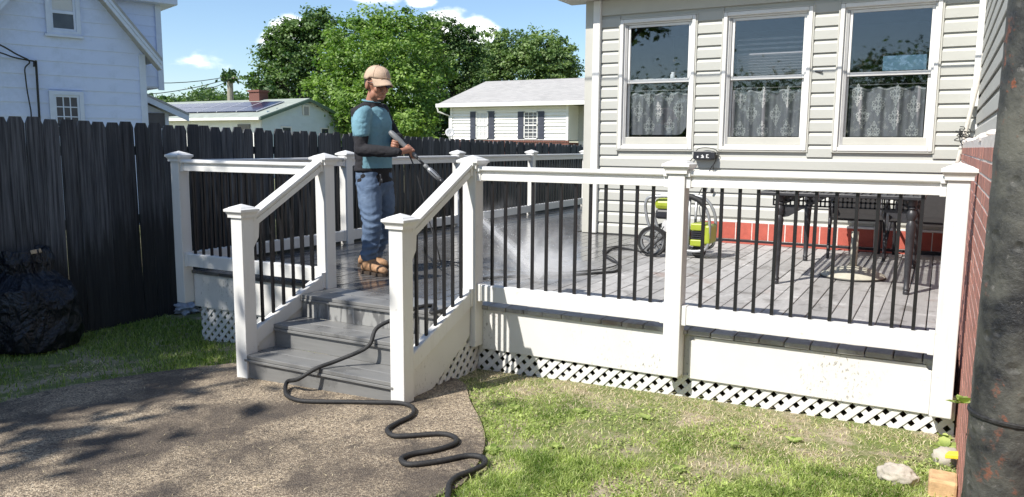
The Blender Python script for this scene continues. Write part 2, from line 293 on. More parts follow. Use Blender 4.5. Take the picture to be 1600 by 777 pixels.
# ------------------------------------------------------------------ mesh builder
class MB:
    def __init__(s): s.v = []; s.f = []; s.m = []; s.uv = None
    def face(s, pts, m=0):
        n = len(s.v); s.v += [tuple(p) for p in pts]; s.f.append(tuple(range(n, n+len(pts)))); s.m.append(m)
    def box(s, a, b, m=0):
        x0, y0, z0 = (min(a[i], b[i]) for i in range(3)); x1, y1, z1 = (max(a[i], b[i]) for i in range(3))
        n = len(s.v); s.v += [(x0, y0, z0), (x1, y0, z0), (x1, y1, z0), (x0, y1, z0), (x0, y0, z1), (x1, y0, z1), (x1, y1, z1), (x0, y1, z1)]
        for q in ((0, 3, 2, 1), (4, 5, 6, 7), (0, 1, 5, 4), (1, 2, 6, 5), (2, 3, 7, 6), (3, 0, 4, 7)): s.f.append(tuple(n+i for i in q)); s.m.append(m)
        return s
    def beam(s, p, q, w, h, up=(0, 0, 1), m=0):
        p = Vector(p); q = Vector(q); d = (q-p).normalized(); up = Vector(up); r = d.cross(up).normalized(); u = r.cross(d).normalized()
        n = len(s.v)
        for c in (p, q):
            for a, b in ((-1, -1), (1, -1), (1, 1), (-1, 1)): s.v.append(tuple(c + r*(a*w/2) + u*(b*h/2)))
        for t_ in ((0, 1, 2, 3), (7, 6, 5, 4), (0, 4, 5, 1), (1, 5, 6, 2), (2, 6, 7, 3), (3, 7, 4, 0)): s.f.append(tuple(n+i for i in t_)); s.m.append(m)
        return s
    def prism(s, poly, ext, m=0):
        ext = Vector(ext); n = len(s.v); k = len(poly); P = [Vector(p) for p in poly]
        s.v += [tuple(p) for p in P] + [tuple(p+ext) for p in P]
        s.f.append(tuple(n+i for i in reversed(range(k)))); s.f.append(tuple(n+k+i for i in range(k))); s.m += [m, m]
        for i in range(k): j = (i+1) % k; s.f.append((n+i, n+j, n+k+j, n+k+i)); s.m.append(m)
        return s
    def tube(s, pts, rad, sides=8, m=0, cap=True, flat=1.0):
        P = [Vector(p) for p in pts]; n = len(s.v); k = len(P)
        if isinstance(rad, (int, float)): rad = [rad]*k
        T = [(P[min(i+1, k-1)]-P[max(i-1, 0)]).normalized() for i in range(k)]
        a = Vector((0, 0, 1)) if abs(T[0].z) < .9 else Vector((1, 0, 0)); u = T[0].cross(a).normalized()
        for i in range(k):
            u = (u - T[i]*u.dot(T[i])).normalized(); w = T[i].cross(u)
            for j in range(sides):
                t_ = 2*pi*j/sides; s.v.append(tuple(P[i] + u*(cos(t_)*rad[i]) + w*(sin(t_)*rad[i]*flat)))
        for i in range(k-1):
            for j in range(sides): j2 = (j+1) % sides; s.f.append((n+i*sides+j, n+i*sides+j2, n+(i+1)*sides+j2, n+(i+1)*sides+j)); s.m.append(m)
        if cap: s.f.append(tuple(n+j for j in reversed(range(sides)))); s.f.append(tuple(n+(k-1)*sides+j for j in range(sides))); s.m += [m, m]
        return s
    def lathe(s, prof, c=(0, 0, 0), sides=16, m=0, axis='z', cap=True):
        n = len(s.v); k = len(prof); c = Vector(c)
        for r, h in prof:
            for j in range(sides):
                t_ = 2*pi*j/sides; a, b = r*cos(t_), r*sin(t_)
                q = (a, b, h) if axis == 'z' else ((a, h, b) if axis == 'y' else (h, a, b)); s.v.append(tuple(c+Vector(q)))
        for i in range(k-1):
            for j in range(sides): j2 = (j+1) % sides; s.f.append((n+i*sides+j, n+i*sides+j2, n+(i+1)*sides+j2, n+(i+1)*sides+j)); s.m.append(m)
        if cap: s.f.append(tuple(n+j for j in reversed(range(sides)))); s.f.append(tuple(n+(k-1)*sides+j for j in range(sides))); s.m += [m, m]
        return s
    def ball(s, c, r, m=0, seg=12, rings=8):
        c = Vector(c); r = Vector(r) if not isinstance(r, (int, float)) else Vector((r, r, r))
        pr = [(sin(pi*i/rings), -cos(pi*i/rings)) for i in range(rings+1)]; n = len(s.v)
        for a, h in pr:
            a = max(a, .001)
            for j in range(seg): t_ = 2*pi*j/seg; s.v.append((c.x+r.x*a*cos(t_), c.y+r.y*a*sin(t_), c.z+r.z*h))
        for i in range(rings):
            for j in range(seg): j2 = (j+1) % seg; s.f.append((n+i*seg+j, n+i*seg+j2, n+(i+1)*seg+j2, n+(i+1)*seg+j)); s.m.append(m)
        return s
    def mesh(s, name, mats, off=(0, 0, 0), smooth=False):
        me = bpy.data.meshes.new(name); o = off
        me.from_pydata([(a-o[0], b-o[1], c-o[2]) for a, b, c in s.v], [], s.f)
        for q in (mats if isinstance(mats, (list, tuple)) else [mats]): me.materials.append(MT[q])
        if len(me.materials) > 1: me.polygons.foreach_set('material_index', s.m)
        if smooth: me.polygons.foreach_set('use_smooth', [True]*len(s.f))
        me.validate(); me.update(); return me

def wloc(o):
    v = Vector((0, 0, 0))
    while o is not None: v += o.location; o = o.parent
    return v
def tag(o, label=None, cat=None, group=None, kind=None):
    if label: o['label'] = label
    if cat: o['category'] = cat
    if group: o['group'] = group
    if kind: o['kind'] = kind
    return o
def thing(name, label, cat, loc, group=None):
    o = bpy.data.objects.new(name, None); COL.objects.link(o); o.location = loc; o.empty_display_size = .1
    return tag(o, label, cat, group)
def put(me, name, parent=None, loc=(0, 0, 0)):
    o = bpy.data.objects.new(name, me); COL.objects.link(o); o.location = loc
    if parent is not None: o.parent = parent
    return o
def part(mb, name, mats, parent=None, smooth=False, bevel=0, origin=None):
    """mesh given in world coordinates -> an object under parent; origin: own pivot (world)"""
    base = wloc(parent) if parent is not None else Vector((0, 0, 0))
    org = Vector(origin) if origin is not None else base
    me = mb.mesh(name, mats, org, smooth); o = put(me, name, parent, org-base)
    if bevel:
        b = o.modifiers.new('bevel', 'BEVEL'); b.width = bevel; b.segments = 2; b.limit_method = 'ANGLE'; b.angle_limit = radians(40); b.harden_normals = False
    return o
def autosmooth(o, ang=40):
    me = o.data; me.polygons.foreach_set('use_smooth', [True]*len(me.polygons))
    try: me.set_sharp_from_angle(angle=radians(ang))
    except Exception: pass
    return o
def spline(P, n=8):
    P = [Vector(p) for p in P]; out = []
    for i in range(len(P)-1):
        a = P[max(i-1, 0)]; b = P[i]; c = P[i+1]; d = P[min(i+2, len(P)-1)]
        for k in range(n):
            t_ = k/n; out.append(.5*((2*b) + (c-a)*t_ + (2*a-5*b+4*c-d)*t_*t_ + (3*b-a-3*c+d)*t_**3))
    out.append(P[-1]); return out
def cards(name, V, F, tone, mat, parent=None, loc=(0, 0, 0)):
    """many small faces from numpy arrays, with one tone value per vertex"""
    me = bpy.data.meshes.new(name); V = np.asarray(V, np.float32); F = np.asarray(F, np.int32); nf, k = F.shape
    me.vertices.add(len(V)); me.vertices.foreach_set('co', V.ravel()); me.loops.add(nf*k); me.loops.foreach_set('vertex_index', F.ravel())
    me.polygons.add(nf); me.polygons.foreach_set('loop_start', np.arange(nf, dtype=np.int32)*k)
    me.update(calc_edges=True); me.validate()
    at = me.attributes.new('tone', 'FLOAT', 'POINT'); at.data.foreach_set('value', np.asarray(tone, np.float32)); me.materials.append(MT[mat])
    return put(me, name, parent, loc)
def clip(poly, a, b, c):
    """keep a*x+b*y<=c of a 2D polygon"""
    out = []
    for i in range(len(poly)):
        p, q = poly[i], poly[(i+1) % len(poly)]; dp, dq = a*p[0]+b*p[1]-c, a*q[0]+b*q[1]-c
        if dp <= 0: out.append(p)
        if dp*dq < 0: t_ = dp/(dp-dq); out.append((p[0]+(q[0]-p[0])*t_, p[1]+(q[1]-p[1])*t_))
    return out
# ================================================================== GROUND
def build_ground():
    xs = [-400, -120, -40, -15] + sorted(set(list(GPX)+[x*.5 for x in range(-11, 12)])) + [15, 40, 120, 400]; ys = [-60, -20] + [y*.5 for y in range(-20, 30)] + [20, 40, 90, 200, 600]
    mb = MB()
    for x in xs:
        for y in ys: mb.v.append((x, y, gz(x)))
    ny = len(ys)
    for i in range(len(xs)-1):
        for j in range(ny-1): mb.f.append((i*ny+j, (i+1)*ny+j, (i+1)*ny+j+1, i*ny+j+1)); mb.m.append(0)
    tag(part(mb, 'ground', 'soil', smooth=True), 'grass and bare soil of the back yard sloping gently under the deck', 'ground', kind='structure')
build_ground()
RIGHT_EDGE = [on_ground(*q) for q in [(700, 600), (718, 610), (735, 632), (750, 660), (758, 690), (752, 718), (735, 745), (705, 772)]]
RIGHT_EDGE = [Vector((-.12, -.25, 0)), Vector((.12, -.33, 0))] + [Vector((p.x, p.y, 0)) for p in RIGHT_EDGE[2:]]
RIGHT_EDGE += [Vector((.85, -2.35, 0)), Vector((.45, -2.9, 0)), Vector((.2, -4.2, 0)), Vector((.2, -9, 0))]
LEFT_EDGE = [Vector((p.x, p.y, 0)) for p in [on_ground(*q) for q in [(0, 634), (80, 613), (160, 598), (260, 583), (366, 571)]]]
LEFT_EDGE = [Vector((-2.55, -9, 0)), Vector((-2.5, -3.5, 0))] + LEFT_EDGE
PATH = spline(LEFT_EDGE, 4) + [Vector((-1.2, -.45, 0))] + spline(RIGHT_EDGE, 5)
PATH2 = [(p.x, p.y) for p in PATH]
def build_path():
    mb = MB(); br = (-9,)+GPX[1:5]+(9,)
    for a, b in zip(br, br[1:]):
        q = clip(clip([tuple(p) for p in PATH2], -1, 0, -a), 1, 0, b)
        if len(q) > 2: mb.face([(x, y, gz(x)+.022) for x, y in q])
    n = len(PATH2)
    for i in range(n):
        (x0, y0), (x1, y1) = PATH2[i], PATH2[(i+1) % n]; mb.face([(x0, y0, gz(x0)+.022), (x0, y0, gz(x0)-.07), (x1, y1, gz(x1)-.07), (x1, y1, gz(x1)+.022)])
    o = part(mb, 'concrete_path', 'path_concrete'); tag(o, 'worn exposed aggregate concrete path at the foot of the steps', 'path', kind='structure')
build_path()
_pp = np.array(PATH2)
def in_path(X, Y, grow=0.0):
    inside = np.zeros(len(X), bool); n = len(_pp); c = _pp.mean(0)
    j = n-1
    for i in range(n):
        xi, yi = _pp[i]; xj, yj = _pp[j]
        cond = ((yi > Y) != (yj > Y)) & (X < (xj-xi)*(Y-yi)/(yj-yi+1e-12)+xi); inside ^= cond; j = i
    return inside
def vnoise(X, Y, s, seed):
    r = np.random.RandomState(seed); G = r.rand(64, 64); x = X*s+100; y = Y*s+100; xi = np.floor(x).astype(int); yi = np.floor(y).astype(int); fx = x-xi; fy = y-yi
    fx = fx*fx*(3-2*fx); fy = fy*fy*(3-2*fy); g = lambda a, b: G[a % 64, b % 64]
    return (g(xi, yi)*(1-fx)+g(xi+1, yi)*fx)*(1-fy) + (g(xi, yi+1)*(1-fx)+g(xi+1, yi+1)*fx)*fy
def blades(name, X, Y, length, width, lean, tone, mat, flatten=0.0):
    n = len(X); a = NR.rand(n)*2*pi; b = NR.rand(n)*2*pi; Z = np.array([gz(x) for x in X])
    dx, dy = np.cos(a)*width/2, np.sin(a)*width/2; lx, ly = np.cos(b)*lean, np.sin(b)*lean
    V = np.zeros((n, 5, 3)); up = length*(1-flatten)
    V[:, 0] = np.stack([X-dx, Y-dy, Z-.004], 1); V[:, 1] = np.stack([X+dx, Y+dy, Z-.004], 1)
    mx, my, mz = X+lx*.35, Y+ly*.35, Z+up*.6
    V[:, 2] = np.stack([mx+dx*.8, my+dy*.8, mz], 1); V[:, 3] = np.stack([mx-dx*.8, my-dy*.8, mz], 1)
    V[:, 4] = np.stack([X+lx, Y+ly, Z+up*.95], 1)
    i = np.arange(n)[:, None]*5
    F = np.concatenate([i+np.array([[0, 1, 2]]), i+np.array([[0, 2, 3]]), i+np.array([[3, 2, 4]])], 0)
    return cards(name, V.reshape(-1, 3), F, np.repeat(tone, 5), mat)
def scatter(n, x0, x1, y0, y1): return NR.uniform(x0, x1, n), NR.uniform(y0, y1, n)
# right lawn
X, Y = scatter(260000, -.1, 3.14, -3.3, .02)
patch = vnoise(X, Y, 2.2, 3)*.6 + vnoise(X, Y, 6, 4)*.4
near = np.clip((-.15-Y)/1.1, 0, 1)
keep = (~in_path(X+NR.normal(0, .022, len(X)), Y+NR.normal(0, .022, len(X)))) & (NR.rand(len(X)) < np.clip((patch-.30)*3.2, .06, 1)*np.clip(near*.95+.10, 0, 1)); X, Y, p, nr = X[keep], Y[keep], patch[keep], near[keep]
g = blades('grass', X, Y, NR.uniform(.010, .034, len(X))*(.55+.75*nr), NR.uniform(.0025, .0055, len(X)), NR.uniform(.01, .05, len(X)), np.clip(NR.normal(.55, .22, len(X)) + (.45-p)*1.1 + (1-nr)*.2 + (vnoise(X, Y, 11, 33)-.5)*.7, 0, 1), 'grass_blade')
tag(g, 'patchy bright green mown lawn in front of the white deck skirting', 'grass', kind='stuff')
X, Y = scatter(60000, -.1, 3.14, -3.3, .05); keep = (~in_path(X, Y)) & (NR.rand(len(X)) < np.clip(.9*vnoise(X, Y, 3.1, 8)+.35*np.clip((Y+.9)/.8, 0, 1), 0, 1)); X, Y = X[keep], Y[keep]
g = blades('dry_clippings', X, Y, NR.uniform(.008, .024, len(X)), NR.uniform(.002, .005, len(X)), NR.uniform(.015, .05, len(X)), NR.rand(len(X)), 'straw')
tag(g, 'pale dry grass clippings scattered over the lawn and soil by the skirting', 'clippings', kind='stuff')
X, Y = scatter(9000, -2.6, 1.1, -3.6, -.4); keep = in_path(X, Y) & (NR.rand(len(X)) < np.clip((vnoise(X, Y, 1.3, 61)-.35)*.5, .01, 1)); X, Y = X[keep], Y[keep]
g = blades('path_litter', X, Y, NR.uniform(.004, .010, len(X)), NR.uniform(.002, .005, len(X)), NR.uniform(.01, .05, len(X)), NR.rand(len(X)), 'straw')
g.location.z = .022; tag(g, 'loose straw coloured litter scattered over the concrete path', 'litter', kind='stuff')
# clover and other tiny leaves between the blades
X, Y = scatter(30000, -.1, 3.14, -3.3, -.15); keep = (~in_path(X, Y)) & (NR.rand(len(X)) < np.clip((vnoise(X, Y, 4.0, 44)-.42)*2.4, .0, 1)); X, Y = X[keep], Y[keep]; n_ = len(X)
Zc = np.array([gz(x) for x in X]) + NR.uniform(.006, .03, n_); a_ = NR.rand(n_)*2*pi; L_c = NR.uniform(.008, .022, n_); ex = np.stack([np.cos(a_), np.sin(a_), NR.normal(0, .35, n_)], 1)*L_c[:, None]; ey = np.stack([-np.sin(a_), np.cos(a_), NR.normal(0, .35, n_)], 1)*L_c[:, None]*.42; c_ = np.stack([X, Y, Zc], 1)
g = cards('clover', np.stack([c_-ex*.5, c_+ey, c_+ex*.5, c_-ey], 1).reshape(-1, 3), np.arange(4*n_).reshape(-1, 4), np.repeat(np.clip(NR.normal(.6, .25, n_), 0, 1), 4), 'grass_blade')
tag(g, 'tiny clover and weed leaves lying flat between the blades of the lawn', 'clover', kind='stuff')
# left lawn, in the shade of the fence
X, Y = scatter(60000, -4.9, -1.3, -4.2, .6); keep = (~in_path(X+NR.normal(0, .03, len(X)), Y+NR.normal(0, .03, len(X)))) & ~((X > -3.0) & (Y > 0.02)) & (NR.rand(len(X)) < np.clip((vnoise(X, Y, 1.7, 5)-.15)*2.5, .15, 1)); X, Y = X[keep], Y[keep]
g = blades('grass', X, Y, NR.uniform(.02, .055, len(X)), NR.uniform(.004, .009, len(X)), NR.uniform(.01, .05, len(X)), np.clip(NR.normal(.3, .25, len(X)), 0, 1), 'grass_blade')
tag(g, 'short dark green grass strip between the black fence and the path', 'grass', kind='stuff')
X, Y = scatter(16000, -4.2, -1.4, -2.6, .0); keep = (~in_path(X, Y)) & (NR.rand(len(X)) < np.clip((vnoise(X, Y, 1.9, 15)-.45)*3, .02, 1)); X, Y = X[keep], Y[keep]
g = blades('dry_clippings', X, Y, NR.uniform(.006, .016, len(X)), NR.uniform(.003, .007, len(X)), NR.uniform(.02, .06, len(X)), NR.rand(len(X)), 'straw')
tag(g, 'brown dead grass bits lying beside the fence and the path edge', 'clippings', kind='stuff')
# broad leaves among the grass
def leafy(name, pts, size, label, cat, group=None, n=(5, 8), rise=.5):
    for (x, y, z0, s) in pts:
        th = thing(name, label if isinstance(label, str) else label.pop(0), cat, (x, y, z0), group); k = RND.randint(*n); V = []; F = []; T = []
        for i in range(k):
            a = 2*pi*i/k + RND.uniform(-.3, .3); L = size*s*RND.uniform(.7, 1.2); w = L*.28; r = Vector((cos(a), sin(a), 0)); q = Vector((-sin(a), cos(a), 0)); el = RND.uniform(.15, rise)*1.2
            b = len(V)
            for t_, ww in ((0, .15), (.3, .9), (.65, 1.0), (1, .05)):
                c = r*(L*t_*cos(el)) + Vector((0, 0, .006+L*t_*sin(el)-L*.45*t_*t_*sin(el)))
                V += [c+q*(w*ww/1), c-Vector((0, 0, w*.22*ww)), c-q*(w*ww)]; T += [RND.random()]*3
            for j in range(3):
                for e in (0, 1): F.append((b+j*3+e, b+j*3+e+1, b+j*3+e+4, b+j*3+e+3))
        cards('leaf', np.array([tuple(v) for v in V]), F, T, 'grass_blade', th)
for q, s_, lb in [((770, 705), 1.2, 'broad leaved weed in the lawn touching the right edge of the concrete path'), ((805, 640), .9, 'small broad leaved weed in the lawn nearest the right foot of the steps'), ((905, 645), 1.0, 'flat leafy weed in front of the lattice, left of the middle post'), ((868, 700), .9, 'flat leafy weed in the middle of the lawn, right of the hose'), ((1010, 655), 1.1, 'broad leaved weed just in front of the middle railing post'), ((1060, 735), .9, 'low weed near the bottom of the view in the thick green grass'), ((1240, 690), 1.0, 'broad leaved weed in the dry soil below the right skirting board')]:
    p = on_ground(*q); leafy('broadleaf_weed', [(p.x, p.y, gz(p.x), s_)], .06, lb, 'weed', 'weeds growing flat in the lawn')
p = on_ground(1135, 702); leafy('fallen_leaf', [(p.x, p.y, gz(p.x)+.03, 1)], .11, 'single large pale green leaf lying on the lawn', 'leaf', None, (1, 1), .1)

# ================================================================== DECK
deck = thing('deck', 'grey plank deck half wet with a white painted edge board', 'deck', (0, 2, -.3))
PITCH = .1502; NB = 42; BX0 = -3.2
def board_mesh(w, L, th, name):
    mb = MB(); mb.box((-w/2, 0, -th), (w/2, L, 0)); return mb.mesh(name, 'deck_wood')
front_y = .035
lenA = YH-.012-front_y; meA = board_mesh(PITCH-.007, lenA, .03, 'deck_board'); meB = board_mesh(PITCH-.007, 9.6-front_y, .03, 'deck_board')
for i in range(NB):
    x = BX0 + PITCH*(i+.5)
    if x < XH-.05-PITCH/2: me = meB
    else: me = meA
    if x > XM-.03-PITCH/2: continue
    o = put(me, 'deck_board', deck, Vector((x, front_y+RND.uniform(-.004, .004), RND.uniform(-.002, .0015)))-deck.location)
    b = o.modifiers.new('bevel', 'BEVEL'); b.width = .003; b.segments = 1
mb = MB(); mb.box((-3.19, .09, -.32), (3.12, .115, -.034)); part(mb, 'rim_joist', 'fascia_paint', deck)
mb = MB(); mb.box((-3.19, .09, -.32), (-3.165, 9.5, -.034)); part(mb, 'rim_joist', 'fascia_paint', deck)
def notched(x0, x1, y, z0, z1, c=.03):
    return [(x0, y, z0), (x1, y, z0), (x1, y, z1-c), (x1-c*.5, y, z1-c), (x1-c, y, z1-c*.4), (x1-c, y, z1), (x0+c, y, z1), (x0+c, y, z1-c*.4), (x0+c*.5, y, z1-c), (x0, y, z1-c)]
mb = MB(); mb.prism(notched(X3+.09, X4-.055, .058, -.325, -.04), (0, .03, 0)); part(mb, 'fascia_board', 'fascia_paint', deck, bevel=.003)
mb = MB(); mb.box((X2+.02, .058, -.335), (X3+.05, .088, -.036)); part(mb, 'fascia_board', 'fascia_paint', deck, bevel=.003)
mb = MB(); mb.box((X0+.045, .058, -.345), (X1+.05, .088, -.036)); part(mb, 'fascia_board', 'fascia_paint', deck, bevel=.003)
mb = MB(); mb.box((X4+.02, .05, -.33), (X4+.075, .088, -.2)); part(mb, 'fascia_board', 'fascia_paint', deck, bevel=.003)
mb = MB()
for x in (-2.9, -1.4, 0, 1.5, 2.9):
    for y in (.5, 2.5, 4.6): mb = MB(); mb.box((x-.07, y-.07, gz(x)-.05), (x+.07, y+.07, -.04)); part(mb, 'support_post', 'riser_wood', deck)

# lattice skirting: every slat a piece
def lattice(label, poly, O, ux, nrm, pitch=.0905, w=.033, th=.0075, group='white lattice skirting panels'):
    """poly: 2D outline (along, up); O: world origin; ux: along; nrm: outwards"""
    O = Vector(O); ux = Vector(ux).normalized(); nrm = Vector(nrm).normalized(); uz = Vector((0, 0, 1))
    th_ = thing('lattice_panel', label, 'lattice', O, group); a0 = min(p[0] for p in poly); a1 = max(p[0] for p in poly); b0 = min(p[1] for p in poly); b1 = max(p[1] for p in poly)
    for s, dep in ((1, 0), (-1, th+.0006)):
        lo = a0 - (b1-b0) - .2; k = 0
        while lo + k*pitch < a1 + (b1-b0) + .2:
            c0 = lo + k*pitch; k += 1; hw = w/2*1.4142; L = (b1-b0)+.4
            st = [(c0-hw, b0-.2), (c0+hw, b0-.2), (c0+hw+s*L, b0-.2+L), (c0-hw+s*L, b0-.2+L)]
            if s < 0: st = [(c0-hw, b0-.2), (c0+hw, b0-.2), (c0+hw-L, b0-.2+L), (c0-hw-L, b0-.2+L)]
            q = st
            for i in range(len(poly)):
                x0, y0 = poly[i]; x1, y1 = poly[(i+1) % len(poly)]; nx, ny = (y1-y0), -(x1-x0)
                q = clip(q, nx, ny, nx*x0+ny*y0)
                if len(q) < 3: break
            if len(q) < 3: continue
            ar = abs(sum(q[i][0]*q[(i+1) % len(q)][1]-q[(i+1) % len(q)][0]*q[i][1] for i in range(len(q))))/2
            if ar < 2e-4: continue
            mb = MB(); mb.prism([O+ux*a+uz*b-nrm*dep for a, b in q], -nrm*th); part(mb, 'slat', 'white_vinyl', th_)
    return th_
def edge(x0, x1, zt, y=.075):
    return [(0, gz(x0)-.01), (x1-x0, gz(x1)-.01), (x1-x0, zt), (0, zt)]
l1 = lattice('long white lattice strip under the deck edge right of the steps', edge(X2-.02, XM-.01, -.31), (X2-.02, .075, 0), (1, 0, 0), (0, -1, 0))
l2 = lattice('taller white lattice panel under the deck at the fence end', edge(X0+.11, X1-.03, -.33), (X0+.11, .075, 0), (1, 0, 0), (0, -1, 0))
for th_, xa, xb, zt in ((l1, X2+.06, XM-.01, -.31), (l2, X0+.11, X1-.03, -.33)):
    mb = MB()
    mb.prism([(xa, .095, zt-.02), (xb, .095, zt-.02), (xb, .095, zt+.03), (xa, .095, zt+.03)], (0, .012, 0)); part(mb, 'frame_strip', 'white_vinyl', th_)

# ================================================================== STEPS
steps = thing('staircase', 'three grey wooden steps up to the deck between white newel posts', 'stairs', ((X1+X2)/2, -.6, -.5))
SX0, SX1 = X1+.03, X2-.03
nos = [(-.925, -.35), (-.635, -.178), (-.345, 0.0)]
for i, (y, z) in enumerate(nos):
    yb = nos[i+1][0]+.02 if i < 2 else .03
    d2 = (yb-y)/2
    for k in range(2):
        mb = MB(); mb.box((SX0, y+d2*k+(.003 if k else 0), z-.028), (SX1, y+d2*(k+1)-.002, z)); part(mb, 'tread_board', 'step_wood', steps, bevel=.004)
    mb = MB(); mb.box((SX0+.001, y-.006, z-.048), (SX1-.001, y+.012, z-.030)); part(mb, 'nosing_trim', 'step_wood', steps, bevel=.003)
    zb = nos[i-1][1] if i else gz(-.7)-.02
    if i == 0:
        mb = MB(); mb.box((SX0, y+.016, zb), (SX1, y+.034, z-.029))
    else: mb = MB(); mb.box((SX0, y+.016, zb+.001), (SX1, y+.034, z-.029))
    part(mb, 'riser', ['step_wood', 'step_wood', 'wet_riser'][i], steps)
def stringer(x, label_r):
    # white closed side board below the stair rail
    P = [(x, YN+.05, -.30), (x, YN+.05, gz(x)-.01), (x, -.60, gz(x)-.005), (x, -.07, -.215), (x, -.06, .02)]
    mb = MB(); mb.prism([(a-.016, b, c) for a, b, c in P], (.032, 0, 0)); part(mb, 'stringer', 'fascia_paint', steps, bevel=.003)
stringer(X1, 0); stringer(X2, 0)
lattice('small white lattice triangle under the right side of the steps', [(0.0, gz(0)), (.67, gz(0)), (.67, -.19), (.545, -.20)], (X2+.004, -.60, 0), (0, 1, 0), (1, 0, 0))

# ================================================================== RAILING
RT_Z = 1.025
def post_meshes(h):
    s = MB(); s.box((-PW/2, -PW/2, 0), (PW/2, PW/2, h)); sm = s.mesh('sleeve', 'white_vinyl')
    c = MB()
    def ring(prof):
        for (r0, z0), (r1, z1) in zip(prof, prof[1:]):
            q = [(-1, -1), (1, -1), (1, 1), (-1, 1)]
            for i in range(4):
                a, b = q[i], q[(i+1) % 4]; c.face([(a[0]*r0, a[1]*r0, z0), (b[0]*r0, b[1]*r0, z0), (b[0]*r1, b[1]*r1, z1), (a[0]*r1, a[1]*r1, z1)])
    z = h-.004
    ring([(.056, z-.016), (.069, z-.016), (.069, z+.002), (.073, z+.010), (.084, z+.026), (.088, z+.027), (.088, z+.043), (.066, z+.053), (.064, z+.056), (.0005, z+.080)])
    return sm, c.mesh('cap', 'white_vinyl')
def add_post(x, y, z0, ztop, label, group='white railing posts with moulded caps'):
    h = ztop-.078-z0; th = thing('railing_post', label, 'post', (x, y, z0), group); sm, cm = post_meshes(h)
    o = put(sm, 'sleeve', th); b = o.modifiers.new('bevel', 'BEVEL'); b.width = .006; b.segments = 2
    o = put(cm, 'cap', th); b = o.modifiers.new('bevel', 'BEVEL'); b.width = .002; b.segments = 1
    return th
ZA = 1.1077
add_post(X0, 0, -.301, ZA, 'white corner post of the deck nearest the black fence')
add_post(X1, 0, -.02, ZA, 'white post at the top of the steps on the left')
add_post(X2, 0, -.301, ZA, 'white post at the top of the steps on the right')
add_post(X3, 0, -.301, ZA, 'white middle post of the front railing in front of the pressure washer')
add_post(X4, 0, -.301, ZA, 'white end post of the front railing against the brick wall')
add_post(X1, YN, gz(X1)+.0, .749, 'lower white newel post at the left foot of the steps')
add_post(X2, YN, gz(X2)+.0, .749, 'lower white newel post at the right foot of the steps')
SIDE_Y = [0, 2.292, 4.71, 7.027, 9.3]
SIDE_L = ['white side rail post just behind the standing man', 'white side rail post beyond the stair rail to the right of the man', 'white side rail post far back in front of the ranch house', 'last white side rail post partly behind the corner of the house']
for y, lb in zip(SIDE_Y[1:], SIDE_L): add_post(X0, y, 0, ZA, lb)
BAL = MB(); BAL.box((-.0095, -.0095, 0), (.0095, .0095, 1)); BALME = BAL.mesh('baluster', 'black_metal')
def rail_profile(up):   # (offset across, z) outline of the top rail
    return [(-.045, up-.028), (-.048, up-.02), (-.045, up-.003), (-.035, up), (.035, up), (.045, up-.003), (.048, up-.02), (.045, up-.028), (.022, up-.032), (.022, up-.052), (.031, up-.055), (.031, up-.099), (-.031, up-.099), (-.031, up-.055), (-.022, up-.052), (-.022, up-.032)]
def add_section(A, B, nb, label, z=(RT_Z, .165), zb=None, bal_lo=None):
    """A,B ground plan ends at post faces; z top / lower rail top at A; zb the same at B"""
    A = Vector((*A, 0)); B = Vector((*B, 0)); zb = zb or z; d = (B-A).normalized(); n = d.cross(Vector((0, 0, 1)))
    th = thing('railing_section', label, 'railing', (A+B)/2 + Vector((0, 0, z[1]-.1)), 'white railing sections with black balusters')
    def sweep(prof, zi, name):
        mb = MB(); k = len(prof); a = [A+n*o+Vector((0, 0, z[zi]+h)) for o, h in prof]; b = [B+n*o+Vector((0, 0, zb[zi]+h)) for o, h in prof]
        mb.v = [tuple(q) for q in a+b]; mb.f = [tuple(range(k)), tuple(reversed(range(k, 2*k)))] + [(i, k+i, k+(i+1) % k, (i+1) % k) for i in range(k)]; mb.m = [0]*len(mb.f)
        return part(mb, name, 'white_vinyl', th, bevel=.002)
    sweep(rail_profile(0), 0, 'top_rail')
    sweep([(-.032, -.117), (-.032, -.008), (-.026, 0), (.026, 0), (.032, -.008), (.032, -.117)], 1, 'bottom_rail')
    for P, s, zz in ((A, 1, z), (B, -1, zb)):
        for t_, b_ in ((zz[0]+.004, zz[0]-.035), (zz[0]-.036, zz[0]-.106), (zz[1]+.006, zz[1]-.122)):
            wd = .054 if b_ > zz[0]-.05 else .038; mb = MB()
            p = P + d*(s*.016); mb.beam(p-d*.0155+Vector((0, 0, (t_+b_)/2)), p+d*.0155+Vector((0, 0, (t_+b_)/2)), 2*wd, t_-b_)
            part(mb, 'bracket', 'white_vinyl', th, bevel=.003)
    Lr = (B-A).length
    for i in range(nb):
        f = (i+1)/(nb+1); p = A.lerp(B, f); zt = z[0]+(zb[0]-z[0])*f-.09; zl = z[1]+(zb[1]-z[1])*f-.02
        o = put(BALME, 'baluster', th, p+Vector((0, 0, zl))-th.location); o.scale.z = zt-zl
    return th
h = PW/2
add_section((X2+h, 0), (X3-h, 0), 12, 'front railing section between the stair post and the middle post')
add_section((X3+h, 0), (X4-h, 0), 12, 'front railing section between the middle post and the brick wall')
add_section((X0+h, 0), (X1-h, 0), 14, 'short front railing section left of the steps near the fence')
SL = ['side railing section along the fence left of the man', 'side railing section along the fence right behind the man', 'side railing section along the fence past the stair rail', 'farthest side railing section along the fence by the house corner']
for i in range(4): add_section((X0, SIDE_Y[i]+h), (X0, SIDE_Y[i+1]-h), 20, SL[i])
sz = lambda Y: .655 + .535*(Y+.818); sl_ = lambda Y: -.19 + .42*(Y+.818)
